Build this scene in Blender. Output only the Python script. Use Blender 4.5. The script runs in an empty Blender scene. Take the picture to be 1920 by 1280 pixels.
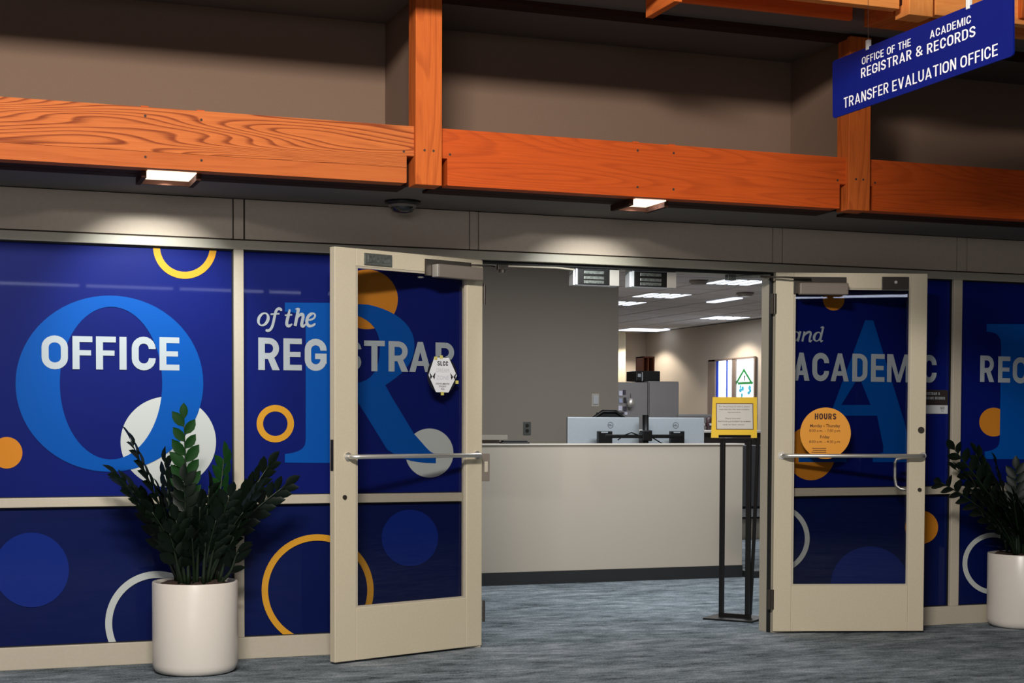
import bpy, bmesh, math, random
from math import sin, cos, pi, radians as R
from mathutils import Vector, Matrix
from mathutils.geometry import tessellate_polygon
random.seed(7)
SC = bpy.context.scene
COL = SC.collection

# ------------------------------------------------------------------ camera
FPX, YAW, PIT, ROL, CY = 2891.36, 0.3507122, -0.0341943, 0.0034469, 893.82
CAM = Vector((-2.779741, -8.086643, 1.242561))
FWD = Vector((sin(YAW)*cos(PIT), cos(YAW)*cos(PIT), sin(PIT)))
_R = Vector((cos(YAW), -sin(YAW), 0)); _U = _R.cross(FWD)
RT = _R*cos(ROL) + _U*sin(ROL); UP = -_R*sin(ROL) + _U*cos(ROL)
cd = bpy.data.cameras.new('camera'); co = bpy.data.objects.new('camera', cd); COL.objects.link(co)
m = Matrix((RT, UP, -FWD)).transposed().to_4x4(); m.translation = CAM
co.matrix_world = m
cd.sensor_width = 36; cd.lens = FPX/1920*36; cd.shift_y = (CY-640)/1920
cd.clip_start = .05; cd.clip_end = 100
SC.camera = co
# ------------------------------------------------------------------ world, exposure, lights
SC.view_settings.view_transform = 'Standard'; SC.view_settings.look = 'None'
SC.view_settings.gamma = 1; SC.view_settings.exposure = 0.0
SC.view_settings.use_curve_mapping = False
w = bpy.data.worlds.new('world'); SC.world = w; w.use_nodes = True
w.node_tree.nodes['Background'].inputs[0].default_value = (.9, .85, .8, 1)
w.node_tree.nodes['Background'].inputs[1].default_value = 0.03

def area(name, loc, target, sx, sy, power, color=(1, 1, 1), spread=180):
    l = bpy.data.lights.new(name, 'AREA'); l.shape = 'RECTANGLE'; l.size = sx; l.size_y = sy
    l.energy = power; l.color = color; l.spread = R(spread)
    o = bpy.data.objects.new(name, l); COL.objects.link(o); o.location = loc
    o.rotation_euler = (Vector(target)-Vector(loc)).to_track_quat('-Z', 'Y').to_euler()
    return o
def point(name, loc, power, color=(1, 1, 1), r=.02):
    l = bpy.data.lights.new(name, 'POINT'); l.energy = power; l.color = color; l.shadow_soft_size = r
    o = bpy.data.objects.new(name, l); COL.objects.link(o); o.location = loc; return o
def spot(name, loc, target, power, color, ang, blend=.6, r=.05):
    l = bpy.data.lights.new(name, 'SPOT'); l.energy = power; l.color = color
    l.spot_size = R(ang); l.spot_blend = blend; l.shadow_soft_size = r
    o = bpy.data.objects.new(name, l); COL.objects.link(o); o.location = loc
    o.rotation_euler = (Vector(target)-Vector(loc)).to_track_quat('-Z', 'Y').to_euler(); return o
WARM = (1.0, .86, .72)
area('skylight_daylight', (-2.7, -6.3, 4.05), (-1.2, 0, 2.2), 1.6, .35, 425, (1, .95, .88))
area('lobby_fill_light', (-6.0, -16.0, 2.0), (-1.0, 0, 1.6), 5.0, 2.2, 185, (.96, .96, 1))  # added soft fill for the lower front, no window stands behind it
area('lobby_ceiling_light', (-1.0, -8.0, 4.75), (-1.0, -4, 0), 4.0, 1.5, 45, (1, .96, .9))
area('office_light_front', (2.2, 1.9, 2.70), (2.2, 1.9, 0), 2.4, .6, 68, (.92, .97, 1))
area('office_light_mid', (4.5, 6.8, 2.70), (4.5, 6.8, 0), 2.4, 1.2, 75, (.97, .98, 1))
area('office_light_back', (6.2, 11.5, 2.70), (6.2, 11.5, 0), 2.4, 1.2, 42, (.97, .98, 1))

# ------------------------------------------------------------------ helpers
def ray(u, v): return FWD + RT*((u-960)/FPX) + UP*((CY-v)/FPX)
def onY(u, v, y):
    r = ray(u, v); P = CAM + r*((y-CAM.y)/r.y); return P.x, P.z
def onZ(u, v, z):
    r = ray(u, v); P = CAM + r*((z-CAM.z)/r.z); return P.x, P.y
def onX(u, v, x):
    r = ray(u, v); P = CAM + r*((x-CAM.x)/r.x); return P.y, P.z

MATS = {}
def srgb(c):
    return tuple((x/255/12.92 if x/255 <= .04045 else ((x/255+.055)/1.055)**2.4) for x in c)
def mat(name, rgb, rough=.6, metal=0, coat=0, emit=None, estr=0, noise=0, nscale=40, bump=0, spec=.5, sheen=0):
    if name in MATS: return MATS[name]
    M = bpy.data.materials.new(name); M.use_nodes = True; nt = M.node_tree
    b = nt.nodes['Principled BSDF']
    c = srgb(rgb)
    b.inputs['Base Color'].default_value = (*c, 1); b.inputs['Roughness'].default_value = rough
    b.inputs['Metallic'].default_value = metal; b.inputs['Coat Weight'].default_value = coat
    b.inputs['Coat Roughness'].default_value = .02
    b.inputs['Specular IOR Level'].default_value = spec
    if emit:
        b.inputs['Emission Color'].default_value = (*srgb(emit), 1); b.inputs['Emission Strength'].default_value = estr
    tc = nt.nodes.new('ShaderNodeTexCoord'); n = nt.nodes.new('ShaderNodeTexNoise')
    n.inputs['Scale'].default_value = nscale; n.inputs['Detail'].default_value = 5
    nt.links.new(tc.outputs['Object'], n.inputs['Vector'])
    mx = nt.nodes.new('ShaderNodeMix'); mx.data_type = 'RGBA'; mx.blend_type = 'MULTIPLY'
    mx.inputs['Factor'].default_value = 1
    mx.inputs[6].default_value = (*c, 1)
    mr = nt.nodes.new('ShaderNodeMapRange'); mr.inputs[3].default_value = 1-noise; mr.inputs[4].default_value = 1+noise
    mr.inputs[1].default_value = .3; mr.inputs[2].default_value = .7
    nt.links.new(n.outputs['Fac'], mr.inputs[0]); nt.links.new(mr.outputs[0], mx.inputs[7])
    nt.links.new(mx.outputs[2], b.inputs['Base Color'])
    if bump:
        bp = nt.nodes.new('ShaderNodeBump'); bp.inputs['Strength'].default_value = bump; bp.inputs['Distance'].default_value = .002
        nt.links.new(n.outputs['Fac'], bp.inputs['Height']); nt.links.new(bp.outputs[0], b.inputs['Normal'])
    MATS[name] = M; return M

def wood(name, rgb, dark, axis='X', bands=9, seed=0, rough=.7, contrast=1.0, low=(.55, 6.0)):
    if name in MATS: return MATS[name]
    M = bpy.data.materials.new(name); M.use_nodes = True; nt = M.node_tree; N = nt.nodes; L = nt.links
    b = N['Principled BSDF']; b.inputs['Roughness'].default_value = rough; b.inputs['Specular IOR Level'].default_value = .2
    tc = N.new('ShaderNodeTexCoord'); mp = N.new('ShaderNodeMapping')
    a, c = low
    mp.inputs['Scale'].default_value = (a, c, c) if axis == 'X' else ((c, c, a) if axis == 'Z' else (c, a, c))
    mp.inputs['Location'].default_value = (seed*3.7, seed*1.3, seed*2.1)
    L.new(tc.outputs['Object'], mp.inputs[0])
    n = N.new('ShaderNodeTexNoise'); n.inputs['Scale'].default_value = 1.0; n.inputs['Detail'].default_value = 1.2; n.inputs['Roughness'].default_value = .35
    L.new(mp.outputs[0], n.inputs['Vector'])
    mul = N.new('ShaderNodeMath'); mul.operation = 'MULTIPLY'; mul.inputs[1].default_value = bands
    fr = N.new('ShaderNodeMath'); fr.operation = 'FRACT'
    L.new(n.outputs['Fac'], mul.inputs[0]); L.new(mul.outputs[0], fr.inputs[0])
    rp = N.new('ShaderNodeValToRGB'); e = rp.color_ramp.elements
    e[0].position = 0; e[0].color = (0, 0, 0, 1); e[1].position = 1; e[1].color = (.12, .12, .12, 1)
    for p_, v_ in ((.55, .15), (.8, .95), (.9, 1.0)):
        q = e.new(p_); q.color = (v_, v_, v_, 1)
    L.new(fr.outputs[0], rp.inputs[0])
    # fine fibre
    mp2 = N.new('ShaderNodeMapping'); mp2.inputs['Scale'].default_value = tuple((6 if s == a else 120) for s in mp.inputs['Scale'].default_value) if False else ((5, 130, 130) if axis == 'X' else ((130, 130, 5) if axis == 'Z' else (130, 5, 130)))
    L.new(tc.outputs['Object'], mp2.inputs[0])
    n2 = N.new('ShaderNodeTexNoise'); n2.inputs['Scale'].default_value = 1; n2.inputs['Detail'].default_value = 4
    L.new(mp2.outputs[0], n2.inputs['Vector'])
    ms = N.new('ShaderNodeMath'); ms.operation = 'MULTIPLY'; ms.inputs[1].default_value = .55*contrast
    L.new(rp.outputs[0], ms.inputs[0])
    m2 = N.new('ShaderNodeMapRange'); m2.inputs[1].default_value = .35; m2.inputs[2].default_value = .75; m2.inputs[3].default_value = 0; m2.inputs[4].default_value = .3
    L.new(n2.outputs['Fac'], m2.inputs[0])
    ad = N.new('ShaderNodeMath'); ad.use_clamp = True; L.new(ms.outputs[0], ad.inputs[0]); L.new(m2.outputs[0], ad.inputs[1])
    mx = N.new('ShaderNodeMix'); mx.data_type = 'RGBA'
    mx.inputs[6].default_value = (*srgb(rgb), 1); mx.inputs[7].default_value = (*srgb(dark), 1)
    L.new(ad.outputs[0], mx.inputs['Factor']); L.new(mx.outputs[2], b.inputs['Base Color'])
    bp = N.new('ShaderNodeBump'); bp.inputs['Strength'].default_value = .25; bp.inputs['Distance'].default_value = .002; bp.invert = True
    L.new(ad.outputs[0], bp.inputs['Height']); L.new(bp.outputs[0], b.inputs['Normal'])
    MATS[name] = M; return M

def glass(name, tint=(1, 1, 1), refl=.08, dim=.9):
    if name in MATS: return MATS[name]
    M = bpy.data.materials.new(name); M.use_nodes = True; nt = M.node_tree; N = nt.nodes; L = nt.links
    for x in list(N):
        if x.type != 'OUTPUT_MATERIAL': N.remove(x)
    out = [x for x in N if x.type == 'OUTPUT_MATERIAL'][0]
    t = N.new('ShaderNodeBsdfTransparent'); t.inputs[0].default_value = (tint[0]*dim, tint[1]*dim, tint[2]*dim, 1)
    g = N.new('ShaderNodeBsdfGlossy'); g.inputs['Roughness'].default_value = .01
    lw = N.new('ShaderNodeLayerWeight'); lw.inputs['Blend'].default_value = .5
    pw = N.new('ShaderNodeMath'); pw.operation = 'POWER'; pw.inputs[1].default_value = 4; L.new(lw.outputs['Facing'], pw.inputs[0])
    f = N.new('ShaderNodeMath'); f.operation = 'MULTIPLY_ADD'; f.inputs[1].default_value = .5; f.inputs[2].default_value = .035; L.new(pw.outputs[0], f.inputs[0])
    mx = N.new('ShaderNodeMixShader'); L.new(f.outputs[0], mx.inputs[0]); L.new(t.outputs[0], mx.inputs[1]); L.new(g.outputs[0], mx.inputs[2])
    L.new(mx.outputs[0], out.inputs[0]); MATS[name] = M; return M

def link(name, me, mt, parent=None, kind=None, label=None, cat=None, group=None, smooth=False):
    if mt and not me.materials: me.materials.append(mt)
    o = bpy.data.objects.new(name, me); COL.objects.link(o)
    if parent is not None: o.parent = parent
    if smooth:
        for p_ in me.polygons: p_.use_smooth = True
    tag(o, label, cat, group, kind); return o
def tag(o, label=None, cat=None, group=None, kind=None):
    if label: o['label'] = label
    if cat: o['category'] = cat
    if group: o['group'] = group
    if kind: o['kind'] = kind
    return o
def thing(name, label, cat, loc=(0, 0, 0), rz=0, group=None):
    o = bpy.data.objects.new(name, None); COL.objects.link(o); o.location = loc; o.rotation_euler = (0, 0, rz)
    o.empty_display_size = .1
    return tag(o, label, cat, group)

class B:
    def __init__(s): s.bm = bmesh.new()
    def box(s, x0, x1, y0, y1, z0, z1, bev=0, M=None):
        r = bmesh.ops.create_cube(s.bm, size=1)
        vs = r['verts']
        bmesh.ops.scale(s.bm, vec=(abs(x1-x0), abs(y1-y0), abs(z1-z0)), verts=vs)
        bmesh.ops.translate(s.bm, vec=((x0+x1)/2, (y0+y1)/2, (z0+z1)/2), verts=vs)
        if bev:
            es = list({e for v in vs for e in v.link_edges})
            rr = bmesh.ops.bevel(s.bm, geom=es, offset=bev, segments=2, affect='EDGES', profile=.5)
            vs = list({v for f in rr['faces'] for v in f.verts} | {v for v in vs if v.is_valid})
        if M: bmesh.ops.transform(s.bm, matrix=M, verts=vs)
        return s
    def cyl(s, p0, p1, r, n=16, r2=None):
        p0, p1 = Vector(p0), Vector(p1); d = p1-p0
        q = bmesh.ops.create_cone(s.bm, cap_ends=True, segments=n, radius1=r, radius2=r if r2 is None else r2, depth=d.length)
        M = Matrix.Translation((p0+p1)/2) @ d.to_track_quat('Z', 'Y').to_matrix().to_4x4()
        bmesh.ops.transform(s.bm, matrix=M, verts=q['verts']); return s
    def lathe(s, prof, n=48, c=(0, 0)):
        rings = []
        for r, z in prof:
            if r < 1e-6: rings.append([s.bm.verts.new((c[0], c[1], z))])
            else: rings.append([s.bm.verts.new((c[0]+r*cos(2*pi*k/n), c[1]+r*sin(2*pi*k/n), z)) for k in range(n)])
        for a, b in zip(rings, rings[1:]):
            for k in range(n):
                k2 = (k+1) % n
                if len(a) == 1 and len(b) == 1: continue
                if len(a) == 1: s.bm.faces.new((a[0], b[k2], b[k]))
                elif len(b) == 1: s.bm.faces.new((a[k], a[k2], b[0]))
                else: s.bm.faces.new((a[k], a[k2], b[k2], b[k]))
        return s
    def tube(s, pts, r, n=10):
        pts = [Vector(p) for p in pts]; rings = []
        rr = r if isinstance(r, (list, tuple)) else [r]*len(pts)
        prev = None
        for i, p in enumerate(pts):
            t = (pts[min(i+1, len(pts)-1)]-pts[max(i-1, 0)]).normalized()
            if prev is None:
                a = t.orthogonal().normalized()
            else:
                a = (prev - t*prev.dot(t)).normalized()
            prev = a; b = t.cross(a)
            rings.append([s.bm.verts.new(p+(a*cos(2*pi*k/n)+b*sin(2*pi*k/n))*rr[i]) for k in range(n)])
        for A, Bq in zip(rings, rings[1:]):
            for k in range(n): s.bm.faces.new((A[k], A[(k+1) % n], Bq[(k+1) % n], Bq[k]))
        s.bm.faces.new(rings[0][::-1]); s.bm.faces.new(rings[-1]); return s
    def prismXZ(s, loop, y0, y1):
        a = [s.bm.verts.new((x, y0, z)) for x, z in loop]; b = [s.bm.verts.new((x, y1, z)) for x, z in loop]
        n = len(loop); s.bm.faces.new(a); s.bm.faces.new(b[::-1])
        for k in range(n): s.bm.faces.new((a[k], b[k], b[(k+1) % n], a[(k+1) % n]))
        return s
    def me(s, name):
        bmesh.ops.recalc_face_normals(s.bm, faces=s.bm.faces)
        m_ = bpy.data.meshes.new(name); s.bm.to_mesh(m_); s.bm.free(); return m_
    def put(s, name, mt, parent=None, **k): return link(name, s.me(name), mt, parent, **k)

# ---- flat print: loops (outer + holes) in a plane -> clipped triangles
def clip_poly(poly, rc):
    x0, x1, z0, z1 = rc
    for ax, lim, sgn in ((0, x0, 1), (0, x1, -1), (1, z0, 1), (1, z1, -1)):
        out = []
        for i in range(len(poly)):
            a, b = poly[i-1], poly[i]
            ia = (a[ax]-lim)*sgn >= 0; ib = (b[ax]-lim)*sgn >= 0
            if ia != ib:
                t = (lim-a[ax])/(b[ax]-a[ax]); out.append((a[0]+t*(b[0]-a[0]), a[1]+t*(b[1]-a[1])))
            if ib: out.append(b)
        poly = out
        if not poly: break
    return poly
def flat_mesh(name, shapes, frame, clip=None):
    """shapes: list of [outer, hole, ...]; frame: f(a,b)->xyz"""
    vs, fs = [], []
    for si, loops in enumerate(shapes):
        L3 = [[Vector((a, b, 0)) for a, b in lp] for lp in loops]
        flatp = [p for lp in loops for p in lp]
        for t in tessellate_polygon(L3):
            poly = [flatp[i] for i in t]
            if clip: poly = clip_poly(poly, clip)
            if len(poly) < 3: continue
            A = sum(poly[i-1][0]*poly[i][1]-poly[i][0]*poly[i-1][1] for i in range(len(poly)))
            if abs(A) < 1e-10: continue
            if A < 0: poly = poly[::-1]
            q = frame(0, 0); nrm = (Vector(frame(1, 0))-Vector(q)).cross(Vector(frame(0, 1))-Vector(q)).normalized()*(1.5e-5*(si % 47))
            k = len(vs); vs += [tuple(Vector(frame(a, b))+nrm) for a, b in poly]; fs.append(list(range(k, k+len(poly))))
    me = bpy.data.meshes.new(name); me.from_pydata(vs, [], fs); me.update(); return me
def ell(cx, cy, rx, ry, n=72, rev=False):
    p = [(cx+rx*cos(2*pi*k/n), cy+ry*sin(2*pi*k/n)) for k in range(n)]
    return p[::-1] if rev else p
def ribbon(pts, w0, closed=False):
    """constant or per-point width stroke -> list of quads (as loops)"""
    n = len(pts); P = [Vector(p) for p in pts]
    W = w0 if isinstance(w0, (list, tuple)) else [w0]*n
    A, Bq = [], []
    for i in range(n):
        if closed: a, c = P[i-1], P[(i+1) % n]
        else: a, c = P[max(i-1, 0)], P[min(i+1, n-1)]
        d1 = (P[i]-a); d2 = (c-P[i])
        d1 = d1.normalized() if d1.length > 1e-9 else d2.normalized()
        d2 = d2.normalized() if d2.length > 1e-9 else d1
        t = (d1+d2).normalized() if (d1+d2).length > 1e-6 else d1
        nn = Vector((-t.y, t.x)); c_ = max(.5, nn.dot(Vector((-d1.y, d1.x))))
        A.append(P[i]+nn*W[i]/2/c_); Bq.append(P[i]-nn*W[i]/2/c_)
    out = []
    for i in range(n if closed else n-1):
        j = (i+1) % n
        out.append([[tuple(A[i]), tuple(A[j]), tuple(Bq[j]), tuple(Bq[i])]])
    return out
def arc(cx, cy, rx, ry, a0, a1, n=10):
    return [(cx+rx*cos(R(a0+(a1-a0)*k/n)), cy+ry*sin(R(a0+(a1-a0)*k/n))) for k in range(n+1)]
def bez(p0, p1, p2, p3, n=10):
    o = []
    for k in range(n+1):
        t = k/n; s = 1-t
        o.append((s**3*p0[0]+3*s*s*t*p1[0]+3*s*t*t*p2[0]+t**3*p3[0], s**3*p0[1]+3*s*s*t*p1[1]+3*s*t*t*p2[1]+t**3*p3[1]))
    return o

def glyph(ch, x0, x1, zb, zt, t=.205):
    """condensed bold sans capital in a box; stroke t as share of height"""
    H = zt-zb; w_ = (x1-x0)/H; h = t/2; a, b = h, w_-h; lo, hi = h*.92, 1-h*.92; ry = .25; rx = (b-a)/2; cx = (a+b)/2
    S = []
    def add(pts, closed=False, wd=t): S.extend(ribbon(pts, wd, closed))
    if ch in 'OD0Q':
        if ch == 'D':
            S.append([[(0, 0), (w_*.45, 0), *arc(w_*.45, .3, w_*.55, .3, -90, 0, 8), *arc(w_*.45, .7, w_*.55, .3, 0, 90, 8), (0, 1)],
                      [(t, t*.85), (w_*.42, t*.85), *arc(w_*.42, .3, w_*.58-t, .3-t*.8, -90, 0, 8), *arc(w_*.42, .7, w_*.58-t, .3-t*.8, 0, 90, 8), (t, 1-t*.85)][::-1]])
        else: add(arc(cx, hi-ry, rx, ry, 0, 180)+arc(cx, lo+ry, rx, ry, 180, 360), True)
    elif ch == 'C': add([(b, .40-.04)]+arc(cx, lo+ry, rx, ry, 0, -180)+arc(cx, hi-ry, rx, ry, 180, 0)+[(b, .64)])
    elif ch == 'G':
        add(arc(cx, lo+ry, rx, ry, -20, -180)+arc(cx, hi-ry, rx, ry, 180, 0)+[(b, .635)])
        add([(b, lo+ry*.5), (b, .50)]); add([(b+h, .455), (cx-.02, .455)], wd=t*.85)
    elif ch == 'I': S.append([[(0, 0), (w_, 0), (w_, 1), (0, 1)]])
    elif ch in 'EF':
        S.append([[(0, 0), (t, 0), (t, 1), (0, 1)]])
        v = t*.85
        S.append([[(t, 1-v), (w_, 1-v), (w_, 1), (t, 1)]])
        S.append([[(t, .5-v*.45), (w_*.93, .5-v*.45), (w_*.93, .5+v*.45), (t, .5+v*.45)]])
        if ch == 'E': S.append([[(t, 0), (w_, 0), (w_, v), (t, v)]])
        else: pass
    elif ch == 'T':
        S.append([[(0, 1-t*.85), (w_, 1-t*.85), (w_, 1), (0, 1)]]); S.append([[(w_/2-h, 0), (w_/2+h, 0), (w_/2+h, 1-t*.8), (w_/2-h, 1-t*.8)]])
    elif ch == 'R':
        S.append([[(0, 0), (t, 0), (t, 1), (0, 1)]])
        rb = .25; zc = hi-.235
        add([(t*.5, hi), (w_*.5, hi)]+arc(w_*.5, zc, b-w_*.5-.01, hi-zc, 90, -90, 12)+[(t*.5, zc-(hi-zc))], wd=t*.9)
        S.append([[(w_*.40, .42), (w_*.40+t*1.05, .42), (w_, 0), (w_-t*1.12, 0)]])
    elif ch == 'A':
        k = t*1.02
        S.append([[(0, 0), (k, 0), (w_/2+k*.42, 1), (w_/2-k*.42, 1)]]); S.append([[(w_-k, 0), (w_, 0), (w_/2+k*.42, 1), (w_/2-k*.42, 1)]])
        S.append([[(w_*.2, .2), (w_*.8, .2), (w_*.76, .2+t*.8), (w_*.24, .2+t*.8)]])
    elif ch == 'M':
        S.append([[(0, 0), (t*.95, 0), (t*.95, 1), (0, 1)]]); S.append([[(w_-t*.95, 0), (w_, 0), (w_, 1), (w_-t*.95, 1)]])
        S.append([[(w_/2-t*.4, 0), (w_/2+t*.4, 0), (t*1.25, 1), (t*.3, 1)]]); S.append([[(w_/2-t*.4, 0), (w_/2+t*.4, 0), (w_-t*.3, 1), (w_-t*1.25, 1)]])
    elif ch == 'S':
        r1 = (hi-.5)/2
        add([(b, hi-r1-.0), *arc(cx, hi-r1, rx, r1, 10, 180, 9), *bez((a, hi-r1), (a, .56), (cx-.02, .54), (cx, .5), 4), *bez((cx, .5), (cx+.02, .46), (b, .45), (b, lo+r1), 4), *arc(cx, lo+r1, rx, r1, 0, -175, 9)])
    elif ch == 'H':
        S.append([[(0, 0), (t, 0), (t, 1), (0, 1)]]); S.append([[(w_-t, 0), (w_, 0), (w_, 1), (w_-t, 1)]]); S.append([[(t, .5-t*.45), (w_-t, .5-t*.45), (w_-t, .5+t*.45), (t, .5+t*.45)]])
    elif ch == 'N':
        S.append([[(0, 0), (t, 0), (t, 1), (0, 1)]]); S.append([[(w_-t, 0), (w_, 0), (w_, 1), (w_-t, 1)]]); S.append([[(0, 1), (t*1.15, 1), (w_, 0), (w_-t*1.15, 0)]])
    elif ch == 'L': S.append([[(0, 0), (w_, 0), (w_, t*.85), (t, t*.85), (t, 1), (0, 1)]])
    elif ch == 'U': add([(a, 1)]+arc(cx, lo+ry, rx, ry, 180, 360)+[(b, 1)])
    elif ch == 'V':
        S.append([[(0, 1), (t*1.05, 1), (w_/2+t*.5, 0), (w_/2-t*.5, 0)]]); S.append([[(w_-t*1.05, 1), (w_, 1), (w_/2+t*.5, 0), (w_/2-t*.5, 0)]])
    elif ch == '&':
        add(bez((w_-h*.6, .02), (w_*.5, .42), (w_*.1, .62), (w_*.2, .80), 8)+arc(w_*.44, .80, w_*.24, .15, 180, 0, 8)[1:]+bez((w_*.68, .80), (w_*.68, .62), (h, .52), (h, .27), 8)[1:]+arc(w_*.42, .25, w_*.42-h, .25-h*.8, 180, 300, 6)[1:]+[(w_-h*.8, .48)], wd=t*.85)
    return [[[(x0+px*H, zb+pz*H) for px, pz in lp] for lp in sh] for sh in S]
GW = {'I': None, 'M': .80, 'A': .66, 'V': .62, '&': .66, 'E': .50, 'F': .48, 'L': .46, 'T': .54, 'O': .62, 'C': .58, 'G': .62, ' ': .24}
def gline(body, x0, x1, zb, cap, t=.15, gap=.13):
    ws = [(t if GW.get(c, .58) is None else GW.get(c, .58)) for c in body]
    tot = sum(ws)+gap*(len(ws)-1); k = (x1-x0)/tot; x = x0; sh = []
    for c, w_ in zip(body, ws):
        if c != ' ':
            H = cap; q = k/H     # horizontal stretch relative to height
            for shp in glyph(c, 0, w_, 0, 1, t):
                sh.append([[(x+px*k, zb+pz*H) for px, pz in lp] for lp in shp])
        x += (w_+gap)*k
    return sh

_TXT = {}
def text_shapes(body, bold=0, shear=0):
    k = (body, bold, shear)
    if k in _TXT: return _TXT[k]
    cu = bpy.data.curves.new('tmp_text', 'FONT'); cu.body = body; cu.size = 1; cu.offset = bold; cu.shear = shear; cu.resolution_u = 3
    ob = bpy.data.objects.new('tmp_text', cu); COL.objects.link(ob)
    dg = bpy.context.evaluated_depsgraph_get(); me = ob.evaluated_get(dg).to_mesh()
    tris = [[(me.vertices[i].co.x, me.vertices[i].co.y) for i in p_.vertices] for p_ in me.polygons]
    ob.evaluated_get(dg).to_mesh_clear(); bpy.data.objects.remove(ob); bpy.data.curves.remove(cu)
    xs = [p_[0] for t in tris for p_ in t]; bb = (min(xs), max(xs))
    _TXT[k] = (tris, bb); return _TXT[k]
def text_mesh(name, lines, frame):
    """lines: (body, x0, x1, z_base, cap_height, bold) ; stretched to fit x0..x1"""
    vs, fs = [], []
    for ln in lines:
        body, x0, x1, zb, cap = ln[:5]; bold = ln[5] if len(ln) > 5 else 0; sh = ln[6] if len(ln) > 6 else 0
        tris, (a, b) = text_shapes(body, bold, sh)
        for t in tris:
            k = len(vs); vs += [frame(x0+(x-a)/(b-a)*(x1-x0), zb+y/.73*cap) for x, y in t]; fs.append(list(range(k, k+len(t))))
    me = bpy.data.meshes.new(name); me.from_pydata(vs, [], fs); me.update(); return me

# ------------------------------------------------------------------ materials
M_alu = mat('painted_beige_metal', (186, 176, 158), .45, noise=.03, nscale=60)
M_door = mat('painted_beige_door', (205, 193, 168), .5, noise=.03, nscale=80)
M_hdr = mat('header_panel_paint', (202, 182, 163), .75, noise=.03)
M_groove = mat('groove_brown', (60, 45, 35), .8)
M_wall = mat('coffer_wall_paint', (122, 97, 80), .85, noise=.03, nscale=90, bump=.1)
M_sof = mat('soffit_paint', (112, 104, 98), .85, noise=.02)
M_lobby = mat('lobby_wall_paint', (60, 52, 46), .8)
M_owall = mat('office_wall_paint', (176, 164, 150), .8, noise=.02, nscale=120, bump=.08)
M_ctr = mat('counter_laminate', (178, 168, 154), .6, noise=.03, nscale=150)
M_base = mat('black_rubber_base', (34, 36, 37), .5)
M_black = mat('black_metal', (16, 14, 14), .4)
M_gask = mat('black_gasket', (8, 8, 8), .7)
M_white = mat('white_glazed_pot', (222, 214, 204), .3, noise=.01)
M_closer = mat('door_closer_paint', (128, 117, 108), .45, metal=.2)
M_steel = mat('brushed_steel', (225, 222, 216), .42, metal=.85)
M_dark = mat('dark_bronze', (66, 60, 54), .4, metal=.5)
M_grey = mat('grey_metal_plate', (120, 124, 118), .4, metal=.6, noise=.15, nscale=60)
COAT = .28
M_navy = mat('navy_window_film', (7, 22, 98), .5, spec=.08, coat=COAT, noise=.05, nscale=3)
M_navy2 = mat('dark_navy_window_film', (4, 18, 72), .5, spec=.08, coat=COAT, noise=.05, nscale=3)
M_blue = mat('light_blue_print', (0, 76, 160), .5, spec=.08, coat=COAT)
M_faint = mat('faint_blue_print', (10, 36, 118), .5, spec=.08, coat=COAT)
M_gold = mat('gold_print', (206, 148, 44), .5, spec=.08, coat=COAT)
M_orange = mat('orange_print', (200, 126, 38), .5, spec=.08, coat=COAT)
M_silver = mat('silver_print', (186, 190, 188), .5, spec=.08, coat=COAT)
M_text = mat('white_lettering_print', (172, 180, 186), .5, spec=.08, coat=COAT)
M_glass = glass('clear_glass', dim=.88)
W1 = wood('oak_beam_grain', (204, 112, 54), (112, 40, 12), 'X', 42, 1, contrast=1.3)
W1b = wood('oak_lower_lamination', (190, 100, 46), (146, 62, 22), 'X', 10, 9, contrast=.4)
W2 = wood('fir_beam_plain', (200, 84, 26), (140, 48, 12), 'X', 20, 4, contrast=.5)
W3 = wood('fir_post', (204, 102, 40), (142, 54, 16), 'Z', 18, 2, contrast=.6)
W4 = wood('upper_fir_painted_lit', (252, 164, 88), (216, 112, 48), 'X', 14, 6, contrast=.3)  # strong light on the upper front timbers is put into this pale colour
W6 = wood('upper_back_fir_painted_lit', (246, 112, 44), (200, 74, 26), 'X', 14, 5, contrast=.3)  # lit look of the upper back beam is painted into the colour
W7 = wood('upper_post_fir_painted_lit', (252, 164, 88), (216, 112, 48), 'Z', 14, 5, contrast=.3)  # frontal light on the upper post is put into the wood colour
W5 = wood('joist_fir', (214, 110, 46), (150, 66, 24), 'Y', 14, 8, contrast=.5)
W_dark = wood('dark_trim_and_painted_shade', (58, 30, 18), (30, 14, 8), 'X', 12, 3, rough=.9)  # dark trim wood; on the lower beams' planks it stands in for shade

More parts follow.
